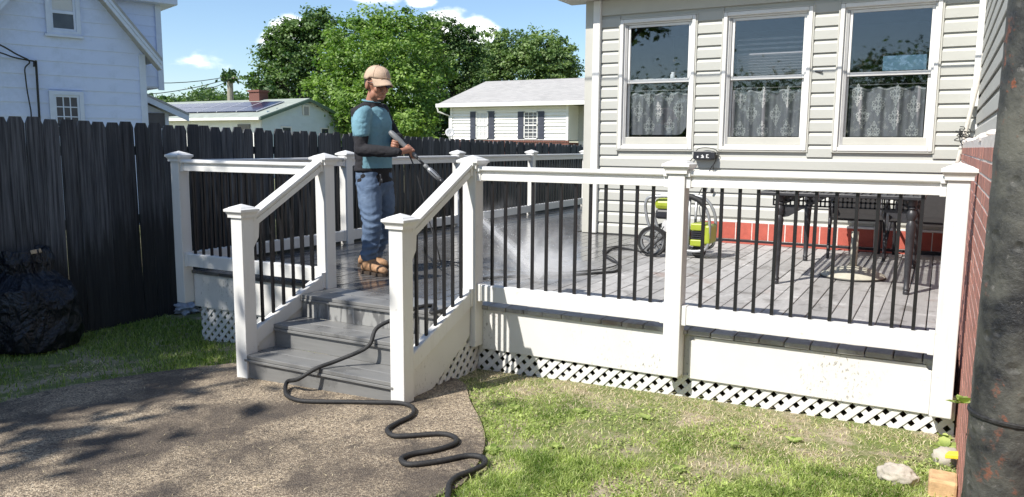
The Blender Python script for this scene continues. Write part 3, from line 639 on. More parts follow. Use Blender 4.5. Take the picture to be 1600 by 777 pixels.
for X, lb in ((X1, 'sloping stair railing on the left side of the steps'), (X2, 'sloping stair railing on the right side of the steps')):
    th = add_section((X, YN+h), (X, -h), 6, lb, (sz(YN+h), sl_(YN+h)), (sz(-h), sl_(-h)))
    # angled mounting bracket against the lower newel
    y = YN+h; mb = MB(); mb.prism([(X-.026, y, sz(y)-.09), (X-.026, y, sz(y)-.26), (X-.026, y+.012, sz(y)-.25), (X-.026, y+.075, sz(y)-.16), (X-.026, y+.085, sz(y)-.045)], (.052, 0, 0)); part(mb, 'newel_bracket', 'white_vinyl', th, bevel=.004)
# ================================================================== SIDED EXTENSION OF THE HOUSE
ext = thing('house_extension', 'house extension in beige lap siding with three tall windows over the deck', 'house', (1, YH, 0))
WINS = [(-.828, .205), (.506, 1.570), (1.826, 2.885)]; WZ0, WZ1 = 1.118, 2.812
_sid = {}
def siding_mesh(L, mat, hgt=.15, d=.027, bright=.3):
    k = (round(L, 3), mat, hgt)
    if k not in _sid:
        mb = MB(); P = [(0, 0, hgt+.010), (0, -.002, hgt+.010), (0, -.006, hgt*.90), (0, -d*.92, hgt*.70), (0, -d, hgt*.66), (0, -d, .002), (0, -d+.005, 0), (0, -d+.006, .012), (0, 0, .013)]; mb.prism(P, (L, 0, 0)); _sid[k] = mb.mesh('siding_board', mat)
    return _sid[k]
wall = bpy.data.objects.new('siding_wall', None); COL.objects.link(wall); wall.parent = ext
mb = MB(); y0, y1 = YH, YH+.14; OP = [(a+.07, b-.07) for a, b in WINS]; z0, z1 = WZ0+.07, WZ1-.07
mb.box((XH, y0, -.3), (3.3, y1, z0)); mb.box((XH, y0, z1), (3.3, y1, 3.15))
xs = [XH]+[q for o in OP for q in o]+[3.3]
for i in range(0, len(xs), 2): mb.box((xs[i], y0, z0), (xs[i+1], y1, z1))
mb.box((XH, y1, -.3), (XH+.14, 10.5, 3.15))
part(mb, 'wall_core', 'beige_trim', ext)
def add_siding(x0, x1, z, parent=wall):
    put(siding_mesh(x1-x0, 'siding_beige'), 'siding_board', parent, Vector((x0, YH, z))-wloc(parent))
SX_L, SX_R, BRX = -1.075, 3.262, .392
for k in range(-2, 20):
    z = 2.713-.15*k
    if z > 2.90: continue
    a, b = z, z+.15
    if z < .25 and z > -.05: add_siding(SX_L, BRX, max(z, .002)); continue
    if z < 0: continue
    if b <= WZ0+.02 or a >= WZ1-.02: add_siding(SX_L, SX_R, z); continue
    xs = [SX_L]+[q for w in WINS for q in w]+[SX_R]
    for i in range(0, len(xs), 2): add_siding(xs[i]-(.012 if i else 0), xs[i+1]+(.012 if i < len(xs)-2 else 0), z)
mb = MB(); mb.box((XH-.012, YH-.03, -.0+.003), (XH+.1, YH+.1, 3.1)); part(mb, 'corner_board', 'beige_trim', ext, bevel=.004)
mb = MB(); mb.box((-1.178, YH-.075, .006), (-1.075, YH-.004, 3.06)); part(mb, 'downspout', 'white_trim', ext, bevel=.012)
mb = MB(); mb.box((SX_L, YH-.032, 2.868), (SX_R, YH-.001, 3.06)); part(mb, 'frieze_board', 'beige_trim', ext, bevel=.004)
mb = MB(); mb.box((XH-.3, YH-.22, 3.065), (3.27, YH+.15, 3.09)); part(mb, 'soffit', 'white_trim', ext)
mb = MB(); mb.box((XH-.3, YH-.33, 3.06), (3.27, YH-.222, 3.17)); part(mb, 'gutter', 'white_trim', ext, bevel=.01)
mb = MB(); mb.prism([(XH-.3, YH-.24, 3.18), (XH-.3, 10.6, 4.6), (XH-.3, 10.6, 4.55), (XH-.3, YH-.24, 3.10)], (4.6, 0, 0)); part(mb, 'roof', 'roof_greygreen', ext)
mb = MB(); mb.box((BRX, YH-.055, .252), (XM-.002, YH-.001, .272)); part(mb, 'water_table_trim', 'white_trim', ext, bevel=.003)
# painted brick base
base = bpy.data.objects.new('brick_base', None); COL.objects.link(base); base.parent = ext
mb = MB(); mb.box((BRX, YH-.051, -.05), (XM-.002, YH-.0005, .251)); part(mb, 'mortar_bed', 'mortar', base)
mb = MB(); mb.box((-.0925, -.05, 0), (.0925, 0, .206)); BRM = mb.mesh('brick', 'brick_painted')
x = BRX+.097
while x < XM-.09:
    o = put(BRM, 'brick', base, Vector((x, YH-.004+RND.uniform(-.002, .002), .043))-wloc(base)); b = o.modifiers.new('bevel', 'BEVEL'); b.width = .004; b.segments = 1
    x += .1955
mb = MB(); mb.box((BRX, YH-.07, .002), (XM-.002, YH-.027, .040)); part(mb, 'footing_strip', 'black_plastic', base)
mb = MB(); mb.box((BRX+.25, YH-.16, .0025), (XM-.4, YH-.072, .012)); part(mb, 'flashing_strip', 'brick_painted', base)
# room behind the windows
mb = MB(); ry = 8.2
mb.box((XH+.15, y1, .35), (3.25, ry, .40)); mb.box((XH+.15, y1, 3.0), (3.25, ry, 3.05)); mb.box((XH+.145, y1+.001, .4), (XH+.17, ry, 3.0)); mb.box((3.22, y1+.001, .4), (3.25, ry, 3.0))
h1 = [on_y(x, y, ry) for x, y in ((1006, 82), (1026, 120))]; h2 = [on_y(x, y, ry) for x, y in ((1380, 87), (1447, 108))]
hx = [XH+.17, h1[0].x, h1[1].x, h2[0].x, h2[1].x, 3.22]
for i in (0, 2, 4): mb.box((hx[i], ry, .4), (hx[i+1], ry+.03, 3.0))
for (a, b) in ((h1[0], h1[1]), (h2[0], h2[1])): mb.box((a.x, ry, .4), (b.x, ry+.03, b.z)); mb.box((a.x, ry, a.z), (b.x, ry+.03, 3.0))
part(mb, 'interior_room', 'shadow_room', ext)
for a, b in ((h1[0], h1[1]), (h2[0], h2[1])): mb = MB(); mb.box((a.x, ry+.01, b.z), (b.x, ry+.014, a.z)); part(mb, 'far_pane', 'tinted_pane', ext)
def add_window(x0, x1):
    w = bpy.data.objects.new('window', None); COL.objects.link(w); w.parent = ext; w.location = Vector(((x0+x1)/2, YH, WZ0))-ext.location
    def fr(nm, a, b, c, d, wd, ya, yb, mat, wb=None, wt=None, bev=.004):
        mb = MB(); wb = wb or wd; wt = wt or wd
        mb.box((a, ya, c), (a+wd, yb, d)); mb.box((b-wd, ya, c), (b, yb, d)); mb.box((a+wd+.0005, ya+.001, c), (b-wd-.0005, yb-.001, c+wb)); mb.box((a+wd+.0005, ya+.001, d-wt), (b-wd-.0005, yb-.001, d)); return part(mb, nm, mat, w, bevel=bev)
    fr('trim_channel', x0, x1, WZ0, WZ1, .018, YH-.038, YH-.002, 'beige_trim')
    fr('casing', x0+.020, x1-.020, WZ0+.020, WZ1-.020, .046, YH-.048, YH+.02, 'white_trim', bev=.008)
    fr('jamb', x0+.067, x1-.067, WZ0+.067, WZ1-.067, .020, YH-.012, YH+.12, 'white_trim')
    mb = MB(); mb.box((x0+.088, YH-.006, WZ0+.088), (x0+.116, YH+.004, WZ1-.088)); part(mb, 'screen_track', 'shade_grey', w, bevel=.002)
    a, b = x0+.117, x1-.089; zm = 2.005
    fr('sash', a, b, zm-.02, WZ1-.089, .030, YH+.008, YH+.042, 'white_trim', .042, .032)
    fr('sash', a-.01, b+.002, WZ0+.089, zm+.024, .030, YH+.046, YH+.082, 'white_trim', .03, .04)
    mb = MB(); mb.box((a-.01, YH-.004, WZ0+.088), (b+.002, YH+.044, WZ0+.178)); part(mb, 'sill', 'beige_trim', w, bevel=.006)
    mb = MB(); mb.box((a+.028, YH+.022, zm+.024), (b-.028, YH+.026, WZ1-.12)); part(mb, 'pane', 'window_glass', w)
    mb = MB(); mb.box((a+.018, YH+.062, WZ0+.12), (b-.026, YH+.066, zm-.017)); part(mb, 'pane', 'window_glass', w)
    return a, b
spans = [add_window(*w) for w in WINS]
# cafe curtains with a printed damask
def damask():
    S = []
    def arc(cx, cy, r, a0, a1, n=9, k=1.0): S.append([(cx+r*cos(radians(a0+(a1-a0)*i/n))*(1+(k-1)*i/n), cy+r*sin(radians(a0+(a1-a0)*i/n))*(1+(k-1)*i/n)) for i in range(n+1)])
    for s in (1, -1):
        def A(cx, cy, r, a0, a1, n=8): S.append([(s*(cx+r*cos(radians(a0+(a1-a0)*i/n))), cy+r*sin(radians(a0+(a1-a0)*i/n))) for i in range(n+1)])
        A(.13, .42, .10, -70, 175); A(.17, .19, .11, 205, -30); A(.37, .15, .09, 180, -90); A(.15, -.07, .10, -160, 60); A(.36, -.07, .10, 120, -130)
        A(.13, -.31, .10, 165, -70); A(.28, -.29, .07, 150, -110); A(.08, -.54, .08, 100, -90)
    S.append([(0, .80), (.09, .64), (0, .52), (-.09, .64), (0, .80)]); S.append([(0, -.64), (.06, -.74), (0, -.88), (-.06, -.74), (0, -.64)]); S.append([(0, .5), (0, -.6)])
    return S
DAM = damask()
def add_curtain(x0, x1, zb, zt, label, seed, motifs, tie=None):
    r = random.Random(seed); ph = [r.uniform(0, 6) for _ in range(3)]; yb = YH+.105
    def fy(x, z):
        k = (z-zb)/(zt-zb); w = .020*sin(x*31+ph[0]+.5*sin(x*9+ph[2])) + .016*sin(x*19+ph[1]+.8*k) + .009*sin(x*67+ph[2]); return yb + w*1.35*(.55+.6*(1-abs(k-.6)))
    def top(x): return zt + .012*sin(x*33+ph[1])
    nx, nz = 90, 16; mb = MB()
    for j in range(nz+1):
        for i in range(nx+1):
            x = x0+(x1-x0)*i/nx; z = zb+(top(x)-zb)*j/nz
            if tie: 
                d = abs(x-tie[0])/tie[1]
                if d < 1: z = z + (1-d)*(1-d)*tie[2]*(1-j/nz)
            mb.v.append((x, fy(x, z), z))
    for j in range(nz):
        for i in range(nx): n = j*(nx+1)+i; mb.f.append((n, n+1, n+nx+2, n+nx+1)); mb.m.append(0)
    th = thing('curtain', label, 'curtain', ((x0+x1)/2, yb, zb), 'printed grey cafe curtains in the lower sashes'); part(mb, 'fabric', 'curtain_grey', th, smooth=True)
    pr = MB(); RB = .0052
    def stroke(P):
        for a, b in zip(P, P[1:]):
            d = Vector((b[0]-a[0], 0, b[1]-a[1])); 
            if d.length < 1e-6: continue
            q = Vector((-d.z, 0, d.x)).normalized()*RB; e = d.normalized()*RB*.6; pts = [(a[0]-e.x-q.x, a[1]-e.z-q.z), (b[0]+e.x-q.x, b[1]+e.z-q.z), (b[0]+e.x+q.x, b[1]+e.z+q.z), (a[0]-e.x+q.x, a[1]-e.z+q.z)]
            if any(p[0] < x0 or p[0] > x1 or p[1] < zb+.003 for p in pts): continue
            pr.face([(p[0], fy(p[0], p[1])-.004, p[1]) for p in pts])
    for (fx, fz) in motifs:
        cx, cz = x0+(x1-x0)*fx, zb+(zt-zb)*fz
        for S in DAM: stroke([(cx+u*.135, cz+v*.15) for u, v in S])
    N = 60
    for off in (0.0, -.004): stroke([(x0+.004+(x1-x0-.008)*i/N, top(x0+(x1-x0)*i/N)-.012+off) for i in range(N+1)])
    part(pr, 'damask_print', 'curtain_print', th); tag(th.children[-1], kind='stuff')
    mb = MB(); mb.tube([(x0-.02, yb-.02, zt+.03), (x1+.02, yb-.02, zt+.03)], .006, 6); part(mb, 'rod', 'dark_iron', th)
cz0, cz1 = 1.325, 1.86
add_curtain(spans[0][0]+.03, spans[0][1]-.04, cz0, cz1, 'grey curtain hitched up unevenly in the left window', 3, [(.14, .58), (.33, .20), (.50, .56), (.69, .22), (.84, .60), (.32, .93), (.67, .92)], (.1, .16, .14))
add_curtain(spans[1][0]+.03, spans[1][1]-.04, cz0-.02, cz1, 'grey damask printed curtain hanging full in the middle window', 5, [(.28, .50), (.64, .48), (.46, .12), (.82, .12), (.11, .12), (.46, .86), (.82, .86), (.10, .86)])
add_curtain(spans[2][0]+.03, spans[2][1]-.04, cz0-.02, cz1, 'grey damask printed curtain in the right window beside the conduit', 9, [(.20, .42), (.40, .66), (.63, .38), (.86, .60), (.36, .10), (.86, .08), (.12, .86), (.63, .86)])
bl = thing('window_blind', 'brown slatted blind hanging inside the middle window', 'blind', (1.1, YH+.3, 2.05))
z = 2.06
p0 = on_y(1153, 60, YH+.3).x; p1 = on_y(1262, 60, YH+.3).x
for k in range(16):
    mb = MB(); tl = -.8 if k < 8 else .75       # closed below, tilted open above
    q = Vector((0, cos(tl)*.018, 0)); mb.beam((p0, YH+.30, z), (p1, YH+.30, z), .036, .003, up=(0, -sin(tl), cos(tl))); part(mb, 'slat', 'blind_wood', bl, origin=(p0, YH+.3, z)); z += .033 if k < 8 else .058
    if z > 2.52: break
for (px_, nm, lb, w_, hh) in ((1050, 'small_jar', 'small pale trinket jar on the meeting rail of the left window', .07, .10), ):
    p = on_y(px_, 116, YH+.08); mb = MB(); mb.lathe([(.02, 0), (.032, .01), (.032, .06), (.02, .075), (.024, .09)], (p.x, YH+.115, 2.03), 12); tag(part(mb, nm, 'dish_grey', smooth=True), lb, 'jar')
mb = MB(); 
for i in range(26):
    xx = spans[0][0]+.06+i*.028; mb.ball((xx, YH+.10, 2.035+RND.uniform(0, .004)), (RND.uniform(.012, .02), .01, RND.uniform(.006, .013)), seg=6, rings=4)
tag(part(mb, 'shell_garland', 'dish_grey'), 'row of small pale shells along the meeting rail of the left window', 'shells', kind='stuff')

# ================================================================== MAIN BRICK HOUSE ON THE RIGHT
mh = thing('brick_house', 'main house wall of red brick below and beige siding above at the right edge', 'house', (XM+.1, 0, 0))
bw = bpy.data.objects.new('brick_wall', None); COL.objects.link(bw); bw.parent = mh
mb = MB(); mb.box((XM+.0015, -7, gz(XM)-.2), (XM+.3, YH-.003, 1.235)); part(mb, 'mortar_bed', 'mortar', bw)
mb = MB(); mb.box((0, -.0975, -.0275), (.05, .0975, .0275)); BM = mb.mesh('brick', 'brick_red')
rest = MB(); row = 0; z = gz(XM)-.02; nb = 0
while z < 1.22:
    y = -6.9 + (.1035 if row % 2 else 0)
    while y < YH-.12:
        if -2.35 < y < .10 and nb < 298:
            o = put(BM, 'brick', bw, Vector((XM-RND.uniform(.0, .002), y, z))-wloc(bw)); o.rotation_euler = (RND.uniform(-.012, .012), 0, RND.uniform(-.004, .004)); nb += 1
        else: rest.box((XM-RND.uniform(0, .004), y-.0985, z-.0285), (XM+.04, y+.0985, z+.0285))
        y += .207
    z += .0672; row += 1
tag(part(rest, 'brickwork', 'brick_red', bw), kind='stuff')
mb = MB()
for i in range(70):
    y = RND.uniform(-3.2, 4.9); mb.ball((XM+.02+RND.uniform(0, .09), y, 1.235+RND.uniform(-.02, .02)), (RND.uniform(.03, .06), RND.uniform(.04, .10), RND.uniform(.015, .035)), seg=7, rings=5)
tag(part(mb, 'mortar_ledge', 'mortar', bw), kind='stuff')
sw = bpy.data.objects.new('siding_wall', None); COL.objects.link(sw); sw.parent = mh
mb = MB(); mb.box((3.285, -7, 1.2), (3.5, YH-.003, 5.4)); part(mb, 'wall_core', 'beige_trim', sw)
ms = siding_mesh(11.4, 'siding_beige')
for k in range(27):
    o = put(ms, 'siding_board', sw, Vector((3.284, YH-.02, 1.28+.15*k))-wloc(sw)); o.rotation_euler = (0, 0, -pi/2)
mb = MB(); mb.box((3.20, YH-.10, 1.80), (3.262, YH-.035, 4.6)); mb.box((3.185, YH-.13, 1.62), (3.262, YH-.026, 1.81)); part(mb, 'downspout', 'white_trim', mh, bevel=.006)
mb = MB(); a = on_y(1561, -40, YH-.15); b = on_y(1533, 110, YH-.12); c = on_y(1497, 250, YH-.14); e = on_y(1494, 262, YH-.14)
mb.tube([a+(a-b)*.4, a, b, c, e], .022, 10); part(mb, 'conduit', 'conduit', mh, smooth=True)
mb = MB()
c0 = on_y(1512, 215, YH-.2)
for k in range(6):
    P = []
    for i in range(7):
        q = on_y(1500+RND.uniform(-8, 40)*(i/6)+8*sin(i+k), 195+RND.uniform(0, 14)+7*i*(.3+.12*k), YH-.12-.03*k); P.append(q)
    mb.tube(spline(P, 5), .005, 5)
tag(part(mb, 'cable_tangle', 'wire', smooth=True), 'tangle of thin dark cables hanging in the corner above the end post', 'cables')
p = on_y(1534, 198, YH-.2); mb = MB(); mb.box((p.x-.06, p.y-.03, p.z-.03), (p.x+.06, p.y+.03, p.z+.03)); tag(part(mb, 'junction_box', 'white_trim', bevel=.006), 'small white junction box above the brick ledge in the corner', 'box')
# overhead service cable whose shadow falls across the windows
def cable(P, r, label): mb = MB(); mb.tube(P, r, 6); return tag(part(mb, 'service_cable', 'wire', smooth=True), label, 'cable')
cable([(3.3, YH-.8, 2.96), (-5, YH-3.3, 5.9), (-14.4, YH-6.4, 9.5)], .011, 'overhead service cable running from the street pole to the brick house')
up_ = thing('utility_pole', 'tall wooden street pole carrying the service cable, beyond the left edge', 'pole', (-14.5, YH-6.4, -.6)); mb = MB(); mb.tube([(-14.5, YH-6.4, -.6), (-14.5, YH-6.4, 10.2)], [.15, .11], 10); part(mb, 'pole', 'pole_wood', up_); mb = MB(); mb.box((-15.4, YH-6.45, 9.5), (-13.6, YH-6.35, 9.62)); part(mb, 'crossarm', 'pole_wood', up_)
# black outlet box on the siding
ob = thing('outlet_box', 'black electrical outlet box with white marks mounted on the beige siding', 'box', (.358, YH, 1.02))
mb = MB(); mb.box((.236, YH-.13, 1.018), (.480, YH-.024, 1.122)); part(mb, 'housing', 'black_plastic', ob, bevel=.008)
mb = MB(); mb.box((.455, YH-.135, 1.03), (.505, YH-.05, 1.11)); part(mb, 'end_cap', 'black_plastic', ob, bevel=.004)
mb = MB(); yf = YH-.1312; X = .285
mb.box((X, yf, 1.04), (X+.017, yf+.001, 1.062))
X = .335; mb.box((X, yf, 1.04), (X+.035, yf+.001, 1.047)); mb.box((X+.012, yf, 1.05), (X+.022, yf+.001, 1.078)); mb.box((X+.028, yf, 1.047), (X+.035, yf+.001, 1.066)); mb.box((X, yf, 1.062), (X+.011, yf+.001, 1.068))
X = .40; mb.box((X, yf, 1.04), (X+.007, yf+.001, 1.082)); mb.box((X+.007, yf, 1.075), (X+.028, yf+.001, 1.082)); mb.box((X+.007, yf, 1.058), (X+.02, yf+.001, 1.064)); mb.box((X+.007, yf, 1.04), (X+.036, yf+.001, 1.046)); part(mb, 'white_marks', 'white_print', ob)
mb = MB(); mb.tube(spline([(.24, YH-.05, 1.06), (.20, YH-.06, 1.02), (.17, YH-.05, .97)], 4), .006, 6); mb.tube(spline([(.25, YH-.07, 1.10), (.28, YH-.07, 1.15), (.38, YH-.06, 1.165), (.50, YH-.07, 1.14), (.52, YH-.07, 1.08), (.50, YH-.06, 1.0), (.46, YH-.07, .93)], 6), .005, 6); part(mb, 'cord', 'hose_black', ob, smooth=True)
mb = MB(); mb.tube(spline([(.46, YH-.07, .94), (.40, YH-.06, .80), (.37, YH-.08, .70), (.31, YH-.06, .58), (.30, YH-.08, .40), (.34, YH-.3, .02), (.5, YH-.9, .012), (.62, 3.8, .05), (.62, 3.6, .3)], 8), .006, 6); part(mb, 'hanging_lead', 'hose_black', ob, smooth=True)
mb = MB(); mb.tube(spline([(.48, YH-.07, .95), (.47, YH-.05, .8), (.47, YH-.06, .66)], 4), .005, 6); mb.ball((.47, YH-.06, .63), (.02, .015, .035), seg=8, rings=6); part(mb, 'hanging_plug', 'hose_black', ob, smooth=True)
mb = MB(); p = on_y(1277, 112, YH); mb.tube([p-Vector((.02, .02, 0)), p+Vector((.06, -.05, -.004))], .01, 6); tag(part(mb, 'wall_hook', 'dark_iron'), 'small dark hook on the siding beside the middle window', 'hook')

# ================================================================== RUSTY PIPE IN FRONT
px0 = Vector((3.098, -3.4, gz(3.1)-.1))
# its left outline follows the photograph's
for _ in range(3):
    pass
pipe = thing('rusty_pipe', 'thick black painted pipe with rust blisters in the foreground at the right edge', 'pipe', px0)
PR = .062; d_ = on_y(1508, 640, -3.4).x; pcx = d_ + PR*1.0 - .0014
mb = MB(); prof = []
for k in range(120):
    z = k*.03; prof.append((PR*(1+.010*sin(k*1.7)*.4), z))
n = len(mb.v); mb.lathe(prof, (pcx, -3.4, px0.z), 40); 
o = part(mb, 'pipe_body', 'pole_rust', pipe, smooth=True)
tx = bpy.data.textures.new('blister', 'CLOUDS'); tx.noise_scale = .013; tx.noise_depth = 2
dm = o.modifiers.new('blisters', 'DISPLACE'); dm.texture = tx; dm.strength = .0028; dm.mid_level = .55; dm.texture_coords = 'GLOBAL'; ss = o.modifiers.new('sub', 'SUBSURF'); ss.levels = 1; ss.render_levels = 1; o.modifiers.move(1, 0)
zc = on_y(1560, 644, -3.4).z; mb = MB(); mb.lathe([(PR+.001, -.004), (PR+.0035, -.002), (PR+.0035, .002), (PR+.001, .004)], (pcx, -3.4, zc), 32); part(mb, 'joint_ring', 'rubber', pipe)
pipe.rotation_euler = (0, radians(.32), 0)          # it leans a little
# ================================================================== PATIO TABLE
TX0, TX1, TY0, TY1, TZ = 1.60, 2.88, 2.06, 3.84, .80
tb = thing('patio_table', 'black metal patio table with pierced top and turned legs', 'table', ((TX0+TX1)/2, 3, 0))
def turned_leg(x, y):
    mb = MB(); mb.lathe([(.020, 0), (.024, .005), (.024, .03), (.019, .035), (.026, .04), (.026, .055), (.021, .06), (.024, .15), (.034, .50), (.037, .56), (.030, .585), (.024, .60), (.036, .62), (.041, .645), (.036, .67), (.026, .685), (.038, .70), (.026, .715), (.036, .725), (.036, TZ-.03)], (x, y, .001), 16); return autosmooth(part(mb, 'leg', 'dark_iron', tb), 50)
for x, y in ((1.777, 2.14), (1.784, 3.73), (2.79, 2.15), (2.79, 3.73)): turned_leg(x, y)
mb = MB(); f = .05
mb.box((TX0, TY0, TZ-.03), (TX1, TY0+f, TZ)); mb.box((TX0, TY1-f, TZ-.03), (TX1, TY1, TZ)); mb.box((TX0, TY0+f+.0005, TZ-.029), (TX0+f, TY1-f-.0005, TZ-.001)); mb.box((TX1-f, TY0+f+.0005, TZ-.029), (TX1, TY1-f-.0005, TZ-.001)); part(mb, 'top_frame', 'dark_iron', tb, bevel=.006)
mb = MB(); p_ = .064
x = TX0+f+p_/2
while x < TX1-f: mb.box((x-.012, TY0+f, TZ-.012), (x+.012, TY1-f, TZ-.004)); x += p_
y = TY0+f+p_/2
while y < TY1-f: mb.box((TX0+f, y-.012, TZ-.0145), (TX1-f, y+.012, TZ-.0125)); y += p_
tag(part(mb, 'pierced_top', 'dark_iron', tb), kind='stuff')
def apron(P, Q, zt, h):
    P = Vector(P); Q = Vector(Q); d = (Q-P); L = d.length; d = d.normalized(); up = Vector((0, 0, 1)); n = int(L/.034); mb = MB()
    for r in range(3):
        zz = zt-h+h*r/2; mb.beam(P+up*zz, Q+up*zz, .004, .014)
    for i in range(n+1):
        a = P+d*(L*i/n); mb.beam(a+up*(zt-h-.004), a+up*zt, .004, .014, up=d)
    return mb
for P, Q in (((TX0+.12, TY0+.1, 0), (TX1-.12, TY0+.1, 0)), ((TX0+.12, TY1-.1, 0), (TX1-.12, TY1-.1, 0)), ((TX0+.17, TY0+.12, 0), (TX0+.17, TY1-.12, 0)), ((TX1-.1, TY0+.12, 0), (TX1-.1, TY1-.12, 0))):
    part(apron(P, Q, TZ-.03, .085), 'apron', 'dark_iron', tb)
for (x, y, sx_) in ((1.784, 3.70, 1), (2.76, 3.70, -1), (1.80, 2.15, 1), (2.76, 2.16, -1)):
    mb = MB(); mb.prism([(x, y, TZ-.115), (x+sx_*.22, y, TZ-.115), (x+sx_*.18, y, TZ-.13), (x+sx_*.05, y, TZ-.21), (x, y, TZ-.22)], (0, .006, 0)); part(mb, 'corner_bracket', 'dark_iron', tb)
# umbrella stand under the table
us = thing('umbrella_base', 'round stone umbrella base with a short tube standing under the table', 'umbrella base', (2.325, 2.86, 0))
mb = MB(); mb.lathe([(.27, 0), (.275, .02), (.26, .035), (.16, .075), (.06, .10), (.02, .105)], (2.325, 2.86, .002), 32); autosmooth(part(mb, 'base', 'umbrella_stone', us), 40)
mb = MB(); mb.tube([(2.325, 2.86, .09), (2.325, 2.86, .42)], .032, 14); part(mb, 'tube', 'umbrella_stone', us, smooth=True)
mb = MB(); mb.lathe([(.278, 0), (.282, .006), (.278, .012)], (2.325, 2.86, .003), 32); part(mb, 'rubber_rim', 'rubber', us)
# chairs on the far side of the table
def chair(x, y, rot, label):
    th = thing('patio_chair', label, 'chair', (x, y, 0), 'dark patio chairs behind the table'); c, s = cos(rot), sin(rot)
    def Wd(a, b, z): return (x+a*c-b*s, y+a*s+b*c, z)
    for sx_ in (-1, 1):
        mb = MB(); mb.tube(spline([Wd(sx_*.27, -.30, .004), Wd(sx_*.27, -.29, .12), Wd(sx_*.27, -.20, .25), Wd(sx_*.27, -.06, .36), Wd(sx_*.27, -.03, .45), Wd(sx_*.28, -.18, .62), Wd(sx_*.28, .05, .655), Wd(sx_*.28, .22, .64)], 6), .016, 8); part(mb, 'leg', 'dark_iron', th, smooth=True)
        mb = MB(); mb.tube(spline([Wd(sx_*.26, .34, .004), Wd(sx_*.26, .28, .3), Wd(sx_*.25, .20, .44), Wd(sx_*.25, .28, .68), Wd(sx_*.24, .31, .80)], 5), .016, 8); part(mb, 'leg', 'dark_iron', th, smooth=True)
    mb = MB(); mb.prism([Wd(-.25, -.24, .41), Wd(.25, -.24, .41), Wd(.25, .22, .43), Wd(-.25, .22, .43)], (0, 0, .02)); part(mb, 'seat', 'sling', th)
    q = Vector(Wd(0, 1, 0))-Vector(Wd(0, 0, 0)); mb = MB(); mb.prism([Wd(-.24, .21, .44), Wd(.24, .21, .44), Wd(.23, .31, .80), Wd(-.23, .31, .80)], q*.015); part(mb, 'backrest', 'sling', th)
chair(2.20, 4.35, .12, 'dark sling chair behind the table, nearer its left end'); chair(2.80, 4.38, -.08, 'dark sling chair in the corner behind the table')

# ================================================================== PRESSURE WASHER
pw = thing('pressure_washer', 'lime green and black pressure washer on two spoked wheels against the siding', 'pressure washer', (.55, 3.35, 0))
def wheel(x, y, r, nm='wheel'):
    w = bpy.data.objects.new(nm, None); COL.objects.link(w); w.parent = pw; w.location = Vector((x, y, r))-pw.location
    mb = MB(); mb.lathe([(r*.80, -.028), (r*.95, -.032), (r, -.018), (r, .018), (r*.95, .032), (r*.80, .028), (r*.80, -.028)], (x, y, r+.001), 28, axis='y', cap=False); autosmooth(part(mb, 'tyre', 'rubber', w), 50)
    mb = MB(); mb.lathe([(r*.68, -.020), (r*.82, -.022), (r*.82, .022), (r*.68, .020), (r*.68, -.020)], (x, y, r+.001), 28, axis='y', cap=False); mb.lathe([(r*.05, -.03), (r*.2, -.026), (r*.2, .026), (r*.05, .03)], (x, y, r+.001), 14, axis='y')
    for k in range(5):
        a = 2*pi*k/5+.3; q = Vector((cos(a), 0, sin(a))); c = Vector((x, y, r+.001)); mb.beam(c+q*r*.15, c+q*r*.74, .03, .05 if False else .04, up=(0, 1, 0))
    part(mb, 'rim', 'grey_plastic', w, bevel=.003)
wheel(.30, 3.19, .165); wheel(.30, 3.58, .165)
for yy in (3.27, 3.52):
    mb = MB(); mb.tube(spline([(.30, yy, .17), (.22, yy, .35), (.185, yy, .50), (.19, yy, .585), (.24, yy, .635), (.45, yy, .65), (.66, yy, .65), (.79, yy, .60), (.875, yy, .45), (.885, yy, .25), (.84, yy, .10), (.60, yy, .08), (.36, yy, .13)], 6), .017, 8); part(mb, 'frame_tube', 'steel_tube', pw, smooth=True)
    mb = MB(); mb.tube([(.67, yy, .645), (.665, yy, .10)], .015, 8); part(mb, 'frame_tube', 'steel_tube', pw, smooth=True)
mb = MB(); mb.tube(spline([(.66, 3.25, .66), (.72, 3.25, .645), (.79, 3.25, .61), (.83, 3.25, .56)], 4), .030, 8); part(mb, 'foam_grip', 'rubber', pw, smooth=True)
mb = MB(); mb.box((.27, 3.285, .50), (.56, 3.50, .62)); part(mb, 'motor_cover', 'lime', pw, bevel=.045)
mb = MB(); mb.box((.29, 3.28, .40), (.56, 3.505, .505)); part(mb, 'motor_housing', 'black_plastic', pw, bevel=.025)
mb = MB(); mb.lathe([(.03, -.09), (.07, -.085), (.075, .085), (.03, .09)], (.43, 3.39, .33), 16, axis='y'); autosmooth(part(mb, 'pump', 'dish_grey', pw), 40)
mb = MB(); mb.box((.40, 3.30, .12), (.66, 3.49, .30)); part(mb, 'base_tank', 'black_plastic', pw, bevel=.03)
for z0_, z1_ in ((.30, .375), (.135, .205)):
    mb = MB(); mb.box((.69, 3.245, z0_), (.835, 3.53, z1_)); part(mb, 'front_panel', 'lime', pw, bevel=.012)
mb = MB(); mb.box((.835, 3.25, .16), (.90, 3.525, .36)); part(mb, 'front_panel', 'lime', pw, bevel=.02)
mb = MB()
for k in range(4): mb.box((.70, 3.25, .212+.022*k), (.83, 3.52, .226+.022*k))
part(mb, 'vent_slats', 'black_plastic', pw)
mb = MB(); mb.lathe([(.03, -.03), (.07, -.028), (.07, .028), (.03, .03)], (.76, 3.36, .071), 16, axis='y'); part(mb, 'foot_wheel', 'rubber', pw)
mb = MB(); mb.box((.60, 3.262, .44), (.655, 3.285, .60)); part(mb, 'control_panel', 'black_plastic', pw, bevel=.006)

